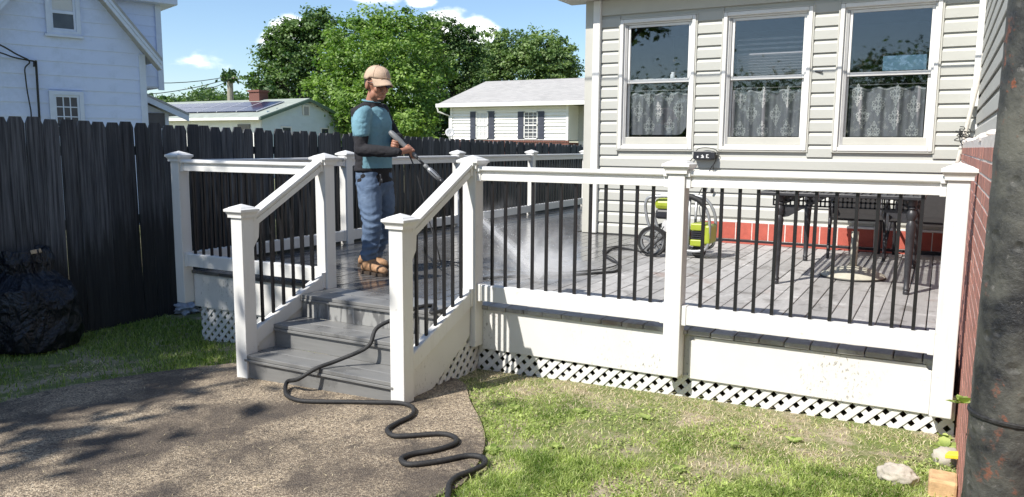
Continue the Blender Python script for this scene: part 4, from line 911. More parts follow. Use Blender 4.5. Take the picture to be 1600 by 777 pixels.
# ================================================================== HOSES
def hose(P, r, name, label, n=8, mat='hose_black', sides=10):
    mb = MB(); mb.tube(spline(P, n), r, sides); return tag(part(mb, name, mat, smooth=True), label, 'hose')
G = lambda x, y, r=.014: (lambda p: Vector((p.x, p.y, gz(p.x)+.022+r)))(on_ground(x, y))
D = lambda x, y, r=.011: Vector((*on_z(x, y, 0).xy, r+.001))
gr = .0145
tops = [D(742, 475, gr), D(712, 482, gr), D(675, 492, gr), Vector((-.20, -.22, gr+.001)), Vector((-.26, -.345, gr+.001)), Vector((-.33, -.44, -.035)), Vector((-.42, -.60, -.10)), on_y(575, 541, -.70), on_y(530, 562, -.82), on_y(495, 575, -.95), on_y(466, 592, -1.03), Vector((*G(449, 612).xy, gz(-.9)+.07)), G(447, 623, gr), G(458, 631, gr), G(480, 635, gr)]
gp = [G(*q, gr) for q in [(540, 636), (590, 637), (625, 638), (645, 645), (643, 658), (618, 671), (605, 681), (615, 690), (640, 690), (690, 687), (711, 693), (710, 703), (680, 713), (645, 719), (627, 727), (640, 736), (690, 730), (730, 722), (754, 725), (757, 735), (740, 745), (715, 755), (702, 768), (700, 785), (690, 810), (640, 860)]]
hose(tops+gp, gr, 'garden_hose', 'thick black hose running down the steps and snaking across the concrete path', 6, sides=12)
hose([Vector((.44, 3.2, .25)), Vector((.30, 3.10, .10)), D(1005, 395), D(965, 388), D(945, 398), D(955, 408), D(968, 415), D(962, 425), D(935, 428), D(880, 432), D(820, 433), D(760, 436), D(742, 440)] + [D(742, 470), D(742, 475, gr)], .0115, 'washer_hose', 'black hose snaking over the deck boards from the pressure washer', 7)
hose([Vector((.42, 3.2, .33)), Vector((.2, 3.15, .06)), D(990, 384), D(950, 388), D(942, 396), D(958, 405), D(965, 414), D(950, 420), D(925, 424), D(860, 428), D(790, 425), D(740, 416), D(700, 410), D(676, 406), D(660, 392), Vector((-.93, .95, .10)), Vector((-1.0, .86, .55)), Vector((-1.10, .82, .95)), on_y(634, 232, .80)], .006, 'spray_hose', 'thin dark high pressure hose from the washer up to the spray gun', 7, 'hose_thin', 6)

# ================================================================== TRASH BAG, SCRAPS AND STONES
def lump(name, c, r, mat, label, cat, seed, amp=.25, sub=4, squash=None, freq=3, parent=None):
    bm = bmesh.new(); bmesh.ops.create_icosphere(bm, subdivisions=sub, radius=1); rr = random.Random(seed)
    from mathutils import noise as mn
    off = Vector((rr.uniform(0, 50), rr.uniform(0, 50), rr.uniform(0, 50)))
    for v in bm.verts:
        d = v.co.normalized(); k = 1 + amp*mn.noise(d*freq+off) + amp*.5*mn.noise(d*freq*2.3+off) + amp*.3*abs(mn.noise(d*freq*5+off))
        p = Vector((d.x*r[0]*k, d.y*r[1]*k, d.z*r[2]*k))
        if squash is not None and p.z < -squash: p.z = -squash
        v.co = p
    me = bpy.data.meshes.new(name); bm.to_mesh(me); bm.free(); me.materials.append(MT[mat]); me.polygons.foreach_set('use_smooth', [True]*len(me.polygons))
    o = put(me, name, parent, c if parent is None else Vector(c)-wloc(parent)); return tag(o, label, cat) if label else o
bc = on_ground(62, 556); bg = thing('trash_bag', 'big black plastic trash bag slumped against the dark fence', 'trash bag', (bc.x-.32, bc.y+.05, gz(bc.x)))
bx, by = bc.x-.32, bc.y+.15
# the sack: a drooping shape with an open, gathered mouth
from mathutils import noise as mn
prof = [(.26, .0), (.36, .03), (.385, .16), (.37, .34), (.375, .46), (.34, .57), (.26, .64), (.20, .70), (.21, .80), (.19, .90), (.15, .88), (.10, .78)]
mb = MB(); NA, NZ = 180, 120
def pr_at(t_):
    k = t_*(len(prof)-1); i = min(int(k), len(prof)-2); f_ = k-i; return prof[i][0]*(1-f_)+prof[i+1][0]*f_, prof[i][1]*(1-f_)+prof[i+1][1]*f_
def crease(p, f_): return (1-min(1, abs(mn.noise(p*f_))*3.2))**2
for i in range(NZ+1):
    r_, h_ = pr_at(i/NZ)
    for j in range(NA):
        a = 2*pi*j/NA; p = Vector((cos(a)*1.0, sin(a)*1.0, h_*1.5)); top_ = max(0, min(1, (h_-.52)/.2))
        k = 1 + .14*mn.noise(p*1.3+Vector((3, 1, 7))) + .055*(crease(p+Vector((9, 2, 4)), 1.7)-.3) + .03*(crease(p*1.0+Vector((1, 8, 5)), 3.3)-.3) + top_*.10*(sin(a*9+3*mn.noise(p*2))*.6+.5*mn.noise(p*4))
        sag = .05*mn.noise(Vector((cos(a)*1.4, sin(a)*1.4, 5)))
        mb.v.append((bx+cos(a)*r_*k-.10*max(0, h_-.4), by+sin(a)*r_*k, gz(bx)+.004+max(0, h_*(1+sag)+ (0 if h_ < .03 else .02*crease(p+Vector((4, 4, 4)), 2.1)))))
for i in range(NZ):
    for j in range(NA): j2 = (j+1) % NA; mb.f.append((i*NA+j, i*NA+j2, (i+1)*NA+j2, (i+1)*NA+j)); mb.m.append(0)
o = part(mb, 'sack', 'trash_plastic', bg, smooth=True)
for ns, st, dp in ():
    tx = bpy.data.textures.new('crumple', 'CLOUDS'); tx.noise_scale = ns; tx.noise_depth = dp; tx.noise_type = 'SOFT_NOISE'; dm = o.modifiers.new('crumple', 'DISPLACE'); dm.texture = tx; dm.strength = st; dm.mid_level = .5; dm.texture_coords = 'GLOBAL'
mb = MB(); a = Vector((bx+.0, by-.1, .30+gz(bx)+.45)); mb.beam(a+Vector((-.35, -.1, .02)), a+Vector((.14, .10, .15)), .10, .035); tag(part(mb, 'lumber_scrap', 'lumber', bevel=.004), 'broken pale board end sticking out of the trash bag', 'board')
pc = on_ground(284, 487); lump('plastic_sheet', (pc.x, pc.y, gz(pc.x)+.06), (.22, .15, .09), 'clear_sheet', 'crumpled grey plastic sheeting lying by the foot of the fence', 'sheeting', 5, .45, 4, .06, 3.5)
pc = on_ground(1402, 752); lump('stone', (pc.x, pc.y, gz(pc.x)+.03), (.085, .06, .055), 'rock', 'pale rough stone lying in the grass near the brick wall', 'stone', 9, .25, 4, .045)
pc = on_ground(1464, 775); bl_ = MB(); q = Vector((pc.x+.02, pc.y+.03, gz(pc.x)))
bl_.box((q.x-.06, q.y-.05, q.z-.01), (q.x+.06, q.y+.10, q.z+.085)); tag(part(bl_, 'brick_block', 'tan_block', bevel=.012), 'tan brick block standing in the grass at the foot of the pipe', 'brick')
pc = on_ground(1490, 738); mb = MB(); mb.prism([(pc.x-.045, pc.y-.02, gz(pc.x)+.07), (pc.x+.04, pc.y-.03, gz(pc.x)+.085), (pc.x+.05, pc.y+.03, gz(pc.x)+.085), (pc.x-.03, pc.y+.04, gz(pc.x)+.07)], (0, 0, .025)); tag(part(mb, 'yellow_scrap', 'yellow', bevel=.005), 'bright yellow plastic scrap lying on a stone beside the pipe', 'scrap')
pc = on_ground(1480, 722); lump('stone', (pc.x, pc.y, gz(pc.x)+.02), (.07, .06, .06), 'rock', 'grey brown stone under the yellow scrap by the wall', 'stone', 21, .25, 3, .045)
pts = []
for x, y, s in ((1494, 705, 1.5), (1502, 690, 1.0), (1475, 765, 1.1), (1500, 760, 1.2)):
    p = on_ground(x, y); pts.append((min(p.x, 3.1), p.y, gz(p.x), s))
leafy('wall_weed', pts[:1], .062, 'tall green weed growing at the foot of the brick wall', 'weed', None, (7, 8), .9)
for q, lb in zip(pts[1:], ('small green weed behind the yellow scrap against the bricks', 'low green weed between the tan block and the pale stone', 'green weed beside the tan block at the foot of the pipe')): leafy('wall_weed', [q], .06, lb, 'weed', None, (5, 7), .9)
p = on_x(1505, 617, XM-.03); leafy('wall_weed', [(p.x, p.y, p.z-.04, 1.0)], .075, 'green weed sprouting from the gap between the end post and the brick wall', 'weed', None, (6, 7), .8)
# ================================================================== THE MAN WITH THE SPRAY WAND
FD = Vector((.96, -.28, 0)).normalized(); TD = Vector((.975, -.22, 0)).normalized(); UZ = Vector((0, 0, 1))
def side_of(d): return Vector((-d.y, d.x, 0))          # his left
TS = side_of(TD)
def J(x, y, Y): return on_y(x, y, Y)
def ell(mb, c, ax, m=0, seg=16, rings=10):
    """ellipsoid with axis vectors ax = (a, b, c)"""
    c = Vector(c); n = len(mb.v)
    for i in range(rings+1):
        ph = pi*i/rings; s_, h = max(sin(ph), .002), -cos(ph)
        for j in range(seg): t_ = 2*pi*j/seg; mb.v.append(tuple(c + ax[0]*(s_*cos(t_)) + ax[1]*(s_*sin(t_)) + ax[2]*h))
    for i in range(rings):
        for j in range(seg): j2 = (j+1) % seg; mb.f.append((n+i*seg+j, n+i*seg+j2, n+(i+1)*seg+j2, n+(i+1)*seg+j)); mb.m.append(m)
def loft(mb, rings, seg=20):
    """rings: (centre, a-vector, b-vector); closed with rounded ends"""
    n = len(mb.v); k = len(rings)
    for c, a, b in rings:
        for j in range(seg): t_ = 2*pi*j/seg; mb.v.append(tuple(Vector(c) + a*cos(t_) + b*sin(t_)))
    for i in range(k-1):
        for j in range(seg): j2 = (j+1) % seg; mb.f.append((n+i*seg+j, n+i*seg+j2, n+(i+1)*seg+j2, n+(i+1)*seg+j))
    mb.f.append(tuple(n+j for j in reversed(range(seg)))); mb.f.append(tuple(n+(k-1)*seg+j for j in range(seg))); mb.m += [0]*((k-1)*seg+2)
def limb(mb, pts, rad, n=6, seg=16, ends=True):
    P = spline(pts, n); R = []
    for i in range(len(pts)-1):
        for k in range(n): R.append(rad[i]+(rad[i+1]-rad[i])*(k/n))
    R.append(rad[-1])
    if ends:
        d0 = (P[0]-P[1]).normalized(); d1 = (P[-1]-P[-2]).normalized()
        P = [P[0]+d0*R[0]*.85, P[0]+d0*R[0]*.5]+P+[P[-1]+d1*R[-1]*.5, P[-1]+d1*R[-1]*.85]; R = [R[0]*.45, R[0]*.86]+R+[R[-1]*.86, R[-1]*.45]
    mb.tube(P, R, seg)
def remesh(mb, voxel, smooth=4, name='body', folds=None):
    me = mb.mesh(name+'_raw', 'skin'); o = put(me, name+'_raw')
    r = o.modifiers.new('r', 'REMESH'); r.mode = 'VOXEL'; r.voxel_size = voxel; r.use_smooth_shade = True
    if smooth: s = o.modifiers.new('s', 'SMOOTH'); s.iterations = smooth; s.factor = .5
    dg = bpy.context.evaluated_depsgraph_get(); dg.update(); ev = o.evaluated_get(dg); out = bpy.data.meshes.new_from_object(ev); out.name = name
    bpy.data.objects.remove(o); out.materials.clear()
    if folds:
        from mathutils import noise as mn
        co = np.empty(len(out.vertices)*3); out.vertices.foreach_get('co', co); co = co.reshape(-1, 3); no = np.empty_like(co); out.vertices.foreach_get('normal', no.ravel() if False else (nn := np.empty(len(out.vertices)*3))); no = nn.reshape(-1, 3)
        for i in range(len(co)): co[i] += no[i]*folds(Vector(co[i]), mn)
        out.vertices.foreach_set('co', co.ravel()); out.update()
    out.polygons.foreach_set('use_smooth', [True]*len(out.polygons)); return out
def place(me, name, mats, parent, pick=None):
    for q in mats: me.materials.append(MT[q])
    if pick:
        idx = [pick(Vector(p.center), Vector(p.normal)) for p in me.polygons]; me.polygons.foreach_set('material_index', idx)
    base = wloc(parent); me.transform(Matrix.Translation(-base)); return put(me, name, parent)
man_base = on_z(584, 424); man = thing('person', 'man in tan cap, teal and black shirt, jeans and boots spraying the deck', 'person', (man_base.x, man_base.y, 0))
pel = J(585, 283, .88); wst = J(584, 258, .87); rib = J(582, 222, .86); che = J(581, 192, .85); sho = J(579, 172, .85); nkb = J(580, 159, .85)
shN, elN, wrN, haN = J(567, 176, .67), J(563, 234, .60), J(622, 238, .68), J(638, 239, .715)
shF, elF, wrF, haF = J(596, 174, 1.03), J(622, 224, 1.06), J(622, 214, .90), J(619, 216, .81)
hipN, knN, anN = J(577, 290, .79), J(581, 345, .73), J(578, 404, .72)
hipF, knF, anF = J(596, 288, .97), J(600, 342, 1.02), J(587, 400, 1.06)
def torso(mb, g):
    def R(c, fb, sd): return (c, TD*(fb+g), TS*(sd+g))
    loft(mb, [R(pel-UZ*.03, .10, .15), R(pel, .125, .175), R(wst, .118, .165), R(rib, .128, .178), R(che, .135, .192), R(sho, .112, .185), R(sho+UZ*.035, .08, .13), R(nkb, .062, .075)])
# wand line, from the gun to where the jet meets the boards
W0 = J(615, 211, .79); LAND = on_z(850, 437, 0); WD = (LAND-W0).normalized()
def wand_at(px_):
    lo, hi = 0., 3.
    for _ in range(40):
        m_ = (lo+hi)/2; q = W0+WD*m_-CAM; X = 800+FPX*q.dot(RT)/q.dot(FW)
        if X < px_: lo = m_
        else: hi = m_
    return W0+WD*lo
HN = wand_at(639); HF = wand_at(620)
HC = J(588.5, 131, .84); HS = 1.2; tilt = radians(13)
hF = (FD*cos(tilt) - UZ*sin(tilt)); hS = side_of(FD); hU = hF.cross(hS).normalized()
if hU.z < 0: hU = -hU
def H(f, s, u): return HC + hF*(f*HS) + hS*(s*HS) + hU*(u*HS)
def hell(mb, f, s, u, rf, rs, ru): ell(mb, H(f, s, u), (hF*rf*HS, hS*rs*HS, hU*ru*HS))
mb = MB(); torso(mb, -.004)
limb(mb, [nkb-UZ*.03, HC-hF*.02-UZ*.05], [.062, .056], ends=False)
hell(mb, -.005, 0, .02, .098, .076, .105); hell(mb, .030, 0, -.055, .064, .057, .066); hell(mb, .068, 0, -.100, .024, .027, .022); hell(mb, .098, 0, -.022, .019, .014, .030); hell(mb, .104, 0, -.040, .016, .020, .012)
hell(mb, .090, 0, -.066, .013, .026, .007); hell(mb, .087, 0, -.078, .013, .022, .008); hell(mb, .082, 0, .028, .020, .055, .012)
for s in (1, -1):
    hell(mb, .066, s*.036, -.030, .026, .024, .026); hell(mb, -.008, s*.080, -.012, .019, .010, .034); hell(mb, .03, s*.045, -.075, .03, .018, .035)
limb(mb, [shN, elN], [.058, .046]); limb(mb, [elN, wrN], [.044, .031]); limb(mb, [shF, elF], [.058, .046]); limb(mb, [elF, wrF], [.044, .031])
limb(mb, [hipN, knN, anN, anN-UZ*.05], [.10, .068, .048, .05]); limb(mb, [hipF, knF, anF, anF-UZ*.05], [.10, .068, .048, .05])
def hand(mb, C, W, wr, curl=1.0):
    """palm beside the held rod (axis W through C), four fingers curling round it, thumb over the other side"""
    a = (wr-C); a = (a - W*a.dot(W)).normalized(); b = W.cross(a).normalized()
    if b.z < 0: b = -b
    rr = .030
    pc = C + a*rr*.9 + b*.012
    ell(mb, pc, (W*.043, b*.030, a*.017)); limb(mb, [wr, pc-a*.004], [.029, .030], n=4)
    for i, (L, r) in enumerate(((250, .0092), (270, .0098), (262, .0094), (225, .0082))):
        off = W*(.034-.0225*i); P = []
        for k in range(9):
            t_ = radians(35 + L*curl*k/8); q = C + off + a*(cos(t_)*rr*1.06) + b*(sin(t_)*rr*1.06) ; P.append(q)
        limb(mb, [P[0], P[2], P[4], P[6], P[8]], [r*1.08, r, r*.98, r*.92, r*.8], n=3, seg=10)
    limb(mb, [pc+W*.030-b*.012, C+W*.058-b*.026+a*.012, C+W*.078-b*.026-a*.012, C+W*.088-b*.016-a*.026], [.0135, .0125, .0115, .009], n=3, seg=10)
hand(mb, HN, WD, wrN); 
GD = (-UZ*.93-WD*.25).normalized(); GRIP = HF+GD*.06
hand(mb, GRIP, GD, wrF)
body = remesh(mb, .0052, 3, 'body'); place(body, 'body', ['skin'], man)
# clothes
def foldf(amp, fr, anis=1.0):
    def f(p, mn):
        q = Vector((p.x*fr, p.y*fr, p.z*fr*anis)); return amp*(mn.noise(q)+.6*abs(mn.noise(q*2.1+Vector((5, 3, 1))))-.25)
    return f
def jfold(p, mn):
    kn = math.exp(-((p.z-.50)/.10)**2) + 1.3*math.exp(-((p.z-.24)/.08)**2) + .7*math.exp(-((p.z-.80)/.07)**2); q = Vector((p.x*7, p.y*7, p.z*5))
    w = mn.noise(q); return .008*w + .009*kn*(sin(p.z*95 + 5*w + 9*p.x - 6*p.y)*.6 + mn.noise(Vector((p.x*9, p.y*9, p.z*26))))
mb = MB(); torso(mb, .012)
def R2(c, fb, sd): return (c, TD*fb, TS*sd)
hem = J(584, 267, .87); loft(mb, [R2(hem, .142, .192), R2(hem+UZ*.015, .146, .196), R2(wst+UZ*.03, .136, .184), R2(rib, .142, .19)])
limb(mb, [shN-TS*-.01, J(565, 190, .645), J(564, 206, .63)], [.083, .080, .078], ends=True); limb(mb, [shF, J(606, 205, 1.05)], [.083, .076])
shirt = remesh(mb, .008, 5, 'shirt', foldf(.011, 7, 1.4))
hz = hem.z; zy = J(570, 173, .68).z; zs = J(565, 212, .63).z
def shirt_pick(c, n):
    q = c-Vector((wst.x, wst.y, 0)); u = q.dot(TD); s_ = q.dot(TS); us = (c-shN).dot(TD)
    if c.z < hz+.030: return 1
    if s_ < -.13 and c.z > zs: return 1 if c.z > zy + max(us, -.06)*.9 else 0
    if c.z > zy and u < .09: return 1
    if u < .055: return 1
    return 0
place(shirt, 'shirt', ['teal_cloth', 'black_cloth'], man, shirt_pick)
mb = MB()
for a_, b_, c_ in ((shN, elN, wrN), (shF, elF, wrF)): limb(mb, [a_.lerp(b_, .08), b_], [.066, .060], seg=18); limb(mb, [b_, b_.lerp(c_, .5), c_], [.060, .054, .042], seg=18)
place(remesh(mb, .007, 4, 'sleeves', foldf(.009, 11)), 'undershirt_sleeves', ['black_cloth'], man)
mb = MB(); belt = J(584, 268, .87)
loft(mb, [R2(belt+UZ*.02, .126, .172), R2(belt, .132, .18), R2(pel, .138, .188), R2(pel-UZ*.07, .128, .18), R2(pel-UZ*.13, .09, .12)])
limb(mb, [hipN, J(578, 316, .765), knN, J(580, 374, .725), J(579, 388, .72), J(577, 398, .72)], [.115, .108, .092, .082, .074, .078]); limb(mb, [hipF, J(600, 316, 1.0), knF, J(595, 372, 1.04), J(589, 388, 1.06), J(587, 395, 1.06)], [.112, .104, .088, .078, .070, .074])
place(remesh(mb, .008, 4, 'jeans', jfold), 'jeans', ['jean_cloth'], man)
mb = MB(); mb.box((0, 0, 0), (.001, .001, .001)); mb = MB()
k0 = J(594, 272, .72); mb.tube(spline([k0, k0-UZ*.03+TD*.01, k0-UZ*.07, k0-UZ*.10-TD*.01], 4), .008, 6); mb.ball(k0-UZ*.06+TD*.02, (.012, .008, .022)); part(mb, 'key_clip', 'black_plastic', man, smooth=True)
def boot(x, y, an, fd):
    b = on_z(x, y); b.z = 0; sd = side_of(fd); mb = MB()
    def R(f, h, w, z0=.022): return (b+fd*f+UZ*(z0+h/2), UZ*(h/2), sd*w)
    loft(mb, [R(-.112, .05, .022), R(-.10, .085, .040), R(-.06, .115, .045), R(0, .12, .043), (R(.05, .11, .046)), R(.10, .082, .052), R(.15, .068, .052), R(.185, .052, .040), R(.203, .03, .02)], 18)
    limb(mb, [b+fd*-.045+UZ*.09, an-UZ*.01-fd*.0], [.058, .062], n=4)
    up = remesh(mb, .007, 3, 'boot'); bo = place(up, 'boot', ['tan_leather'], man)
    mb = MB(); prof = [(-.118, .024), (-.10, .044), (-.04, .044), (.04, .043), (.10, .056), (.16, .055), (.195, .040), (.212, .012)]; L = [b+fd*f+sd*w for f, w in prof]+[b+fd*f-sd*w for f, w in reversed(prof)]; mb.prism([q+UZ*.002 for q in L], UZ*.026); part(mb, 'sole', 'boot_sole', bo)
    mb = MB()
    for f, h in ((.10, .098), (.075, .112), (.05, .126), (.025, .14)): mb.tube([b+fd*f+sd*.03+UZ*(h-.012), b+fd*(f+.008)+UZ*h, b+fd*f-sd*.03+UZ*(h-.012)], .0045, 6)
    part(mb, 'laces', 'boot_sole', bo)
boot(580, 428, anN, Vector((.98, -.18, 0)).normalized()); boot(577, 417, anF, Vector((.99, .12, 0)).normalized())
# cap, glasses, hair
cap = MB(); seg = 28; rings = 9; n = 0
for i in range(rings+1):
    ph = (pi/2)*i/rings; r_ = cos(ph)**.75; h = sin(ph)
    for j in range(seg):
        t_ = 2*pi*j/seg; f_ = .114*r_*cos(t_)-.004; s_ = .090*r_*sin(t_); u_ = .050+.084*h-(.022 if f_ < 0 else .0)*(1-h); cap.v.append(tuple(H(f_, s_, u_)))
for i in range(rings):
    for j in range(seg): j2 = (j+1) % seg; cap.f.append((i*seg+j, i*seg+j2, (i+1)*seg+j2, (i+1)*seg+j)); cap.m.append(0)
cp = part(cap, 'cap', 'cap_cloth', man, smooth=True); sd_ = cp.modifiers.new('thick', 'SOLIDIFY'); sd_.thickness = .004
vis = MB(); nx, ny = 14, 6
for i in range(nx+1):
    a = (i/nx-.5)*2*radians(68)
    for j in range(ny+1):
        k = j/ny; f_ = .104*cos(a)+k*.070*cos(a)**.6; s_ = .086*sin(a)*1.0*(1-.05*k); u_ = .058 - .034*k - .040*(sin(a)**2)*(.35+.65*k); vis.v.append(tuple(H(f_, s_, u_)))
for i in range(nx):
    for j in range(ny): q = i*(ny+1)+j; vis.f.append((q, q+1, q+ny+2, q+ny+1)); vis.m.append(0)
vo = part(vis, 'visor', 'cap_cloth', cp, smooth=True); sd_ = vo.modifiers.new('thick', 'SOLIDIFY'); sd_.thickness = .005
mb = MB(); mb.ball(H(-.004, 0, .135), .008); part(mb, 'button', 'cap_cloth', cp, smooth=True)
mb = MB(); mb.tube([H(.100, .052, .062), H(.113, 0, .066), H(.100, -.052, .062)], .003, 6); part(mb, 'brim_stitch', 'cap_cloth', cp)
for k in range(6):      # the panels of the cap meet in stitched seams
    a = 2*pi*k/6; mb = MB(); P = []
    for i in range(8):
        ph = (pi/2)*i/7; r_ = cos(ph)**.75; h = sin(ph); f_ = .1145*r_*cos(a)-.004; s_ = .0905*r_*sin(a); P.append(H(f_*1.006, s_*1.006, (.050+.084*h-(.022 if f_ < 0 else 0)*(1-h))*1.004))
    mb.tube(P, .0018, 5); part(mb, 'cap_seam', 'cap_cloth', cp)
gs = MB()
for s in (1, -1): ell(gs, H(.096, s*.034, .010), (hF*.014*HS+hS*(-s*.010*HS), hS*.030*HS-hF*(-s*.004), hU*.020*HS), 0, 14, 8)
gl_o = part(gs, 'sunglasses', 'lens', man, smooth=True)
mb = MB(); mb.tube([H(.104, .010, .014), H(.108, 0, .016), H(.104, -.010, .014)], .004, 6)
for s in (1, -1): mb.tube([H(.088, s*.062, .014), H(.05, s*.078, .014), H(-.005, s*.084, .010)], .004, 6)
part(mb, 'glasses_frame', 'black_plastic', gl_o)
mb = MB(); ell(mb, H(-.030, 0, -.002), (hF*.078*HS, hS*.0775*HS, hU*.070*HS)); part(mb, 'hair', 'hair', man, smooth=True)
mb = MB(); hell(mb, .072, 0, -.106, .021, .026, .014); part(mb, 'beard', 'hair', man, smooth=True)
mb = MB(); mb.tube([nkb+TD*.072*cos(a)+TS*.083*sin(a)+UZ*(.008+.012*(-cos(a))) for a in [2*pi*i/18 for i in range(19)]], .008, 6); part(mb, 'collar', 'teal_cloth', man, smooth=True)
# wand
wn = thing('spray_wand', 'grey pressure washer gun and wand with black nozzle in the hands of the man', 'spray wand', W0)
def WP(a): return W0+WD*a
lJ = (wand_at(652)-W0).length; lK = (wand_at(664)-W0).length; lF0 = (wand_at(668)-W0).length; lF1 = (wand_at(688)-W0).length; lT = (wand_at(698)-W0).length
mb = MB(); mb.tube([WP(-.05), WP(-.03), WP(.06), WP(.12), WP(lJ-.03), WP(lJ)], [.014, .026, .028, .022, .019, .016], 12); part(mb, 'gun_body', 'grey_plastic', wn, smooth=True)
mb = MB(); g0 = HF+WD*.0; mb.tube([g0, g0+GD*.03, g0+GD*.11], [.016, .018, .016], 10); part(mb, 'grip', 'black_plastic', wn, smooth=True)
mb = MB(); mb.tube([WP(lJ-.01), WP(lK)], .010, 8); part(mb, 'lance_tube', 'black_plastic', wn, smooth=True)
mb = MB(); mb.tube([WP(lK-.01), WP(lK+.008), WP(lF0), WP(lF0+.01)], [.014, .020, .020, .014], 10); part(mb, 'coupling', 'grey_plastic', wn, smooth=True)
mb = MB(); L_ = lF1-lF0; mb.tube([WP(lF0), WP(lF0+.2*L_), WP(lF0+.45*L_), WP(lF0+.7*L_), WP(lF1)], [.015, .025, .027, .025, .018], 12); part(mb, 'turbo_nozzle', 'steel_tube', wn, smooth=True)
mb = MB()
for k in range(6):
    a = 2*pi*k/6; e1 = WD.cross(UZ).normalized(); e2 = WD.cross(e1); q = e1*cos(a)+e2*sin(a); mb.tube([WP(lF0+.25*L_)+q*.024, WP(lF0+.5*L_)+q*.0265, WP(lF0+.75*L_)+q*.024], .004, 5)
part(mb, 'nozzle_ribs', 'black_plastic', wn)
mb = MB(); mb.tube([WP(lF1-.005), WP(lF1+.02), WP(lT)], [.021, .019, .012], 10); part(mb, 'nozzle_tip', 'black_plastic', wn, smooth=True)
# jet and mist
t = NT('spray_mist'); t.N.remove(t.b); pv = t.N.new('ShaderNodeVolumePrincipled'); pv.inputs['Color'].default_value = (1, 1, 1, 1); pv.inputs['Anisotropy'].default_value = 0
geo = t.N.new('ShaderNodeNewGeometry'); nz = t.noise(geo.outputs['Position'], 4.2, 4, .6, .5)
tip = WP(lT); ml = (LAND-tip).length
def gauss(P0, sx):   # soft falloff away from a point
    s = t.N.new('ShaderNodeVectorMath'); s.operation = 'DISTANCE'; s.inputs[1].default_value = P0; t.L.new(geo.outputs['Position'], s.inputs[0]); return t.rng(s.outputs['Value'], sx, 0, 0, 1, True)
def line_dist():     # distance from the jet's axis and along it
    s = t.N.new('ShaderNodeVectorMath'); s.operation = 'SUBTRACT'; s.inputs[1].default_value = tip; t.L.new(geo.outputs['Position'], s.inputs[0])
    d = t.N.new('ShaderNodeVectorMath'); d.operation = 'DOT_PRODUCT'; d.inputs[1].default_value = WD; t.L.new(s.outputs[0], d.inputs[0])
    c = t.N.new('ShaderNodeVectorMath'); c.operation = 'CROSS_PRODUCT'; c.inputs[1].default_value = WD; t.L.new(s.outputs[0], c.inputs[0])
    l = t.N.new('ShaderNodeVectorMath'); l.operation = 'LENGTH'; t.L.new(c.outputs[0], l.inputs[0]); return d.outputs['Value'], l.outputs['Value']
ax, rd = line_dist()
width = t.rng(ax, 0, ml, .014, .10); core = t.rng(t.math('DIVIDE', rd, width), 1, 0, 0, 1, True)
jet = t.math('MULTIPLY', core, t.rng(ax, 0, ml, 3, 1))
mist = t.math('ADD', t.math('MULTIPLY', gauss(LAND+Vector((-.02, -.05, .06)), .55), 4.2), t.math('MULTIPLY', gauss(tip.lerp(LAND, .5)+Vector((.0, 0, .0)), .42), 1.0))
mist = t.math('MULTIPLY', mist, t.rng(nz, .42, .62, .05, 1.4))
den = t.math('ADD', jet, mist); t.L.new(den, pv.inputs['Density']); t.L.new(pv.outputs[0], t.N['Material Output'].inputs['Volume']); MT['spray_mist'] = t.m
mb = MB(); cen = tip.lerp(LAND, .58); 
xs = (-.78, .62); mb.box((LAND.x+xs[0], LAND.y-.66, .012), (LAND.x+xs[1], LAND.y+.60, tip.z+.12))
so = part(mb, 'water_spray', 'spray_mist'); tag(so, 'jet of water and white mist blowing off the deck boards', 'spray', kind='stuff')
def mist_mat(name, dens):
    t = NT(name); t.N.remove(t.b); pv = t.N.new('ShaderNodeVolumePrincipled'); pv.inputs['Color'].default_value = (1, 1, 1, 1); pv.inputs['Density'].default_value = dens; t.L.new(pv.outputs[0], t.N['Material Output'].inputs['Volume']); MT[name] = t.m
mist_mat('jet_core', 30); mist_mat('jet_edge', 4)
for nm, r0, r1, mt in (('jet', .006, .030, 'jet_core'), ('jet_veil', .012, .085, 'jet_edge')):
    mb = MB(); q = tip.lerp(LAND, .97); mb.tube([tip.lerp(q, i/10) for i in range(11)], [r0+(r1-r0)*(i/10) for i in range(11)], 14); tag(part(mb, nm, mt, smooth=True), 'white jet of water shooting from the wand down to the boards' if nm == 'jet' else 'thin veil of spray around the jet of water', 'spray', kind='stuff')
t = NT('droplet'); t.base((.85, .88, .9)); t.rough(.15); MT['droplet'] = t.m
mb = MB()
for i in range(420):
    k = RND.random()**.7; c = tip.lerp(LAND, k); r_ = .02+.20*k*RND.random(); a = RND.uniform(0, 2*pi); q = c+Vector((cos(a)*r_, sin(a)*r_, RND.gauss(.03, .07)*k+.0)); s_ = RND.uniform(.0012, .0032)
    if q.z > .01: mb.ball(q, s_, seg=5, rings=3)
for i in range(260):
    q = Vector((LAND.x+RND.gauss(-.3, .35), LAND.y+RND.gauss(-.2, .3), RND.uniform(.003, .35)**1)); mb.ball(q, RND.uniform(.001, .0026), seg=5, rings=3)
tag(part(mb, 'water_droplets', 'droplet'), 'fine water droplets flying off the wet boards', 'droplets', kind='stuff')
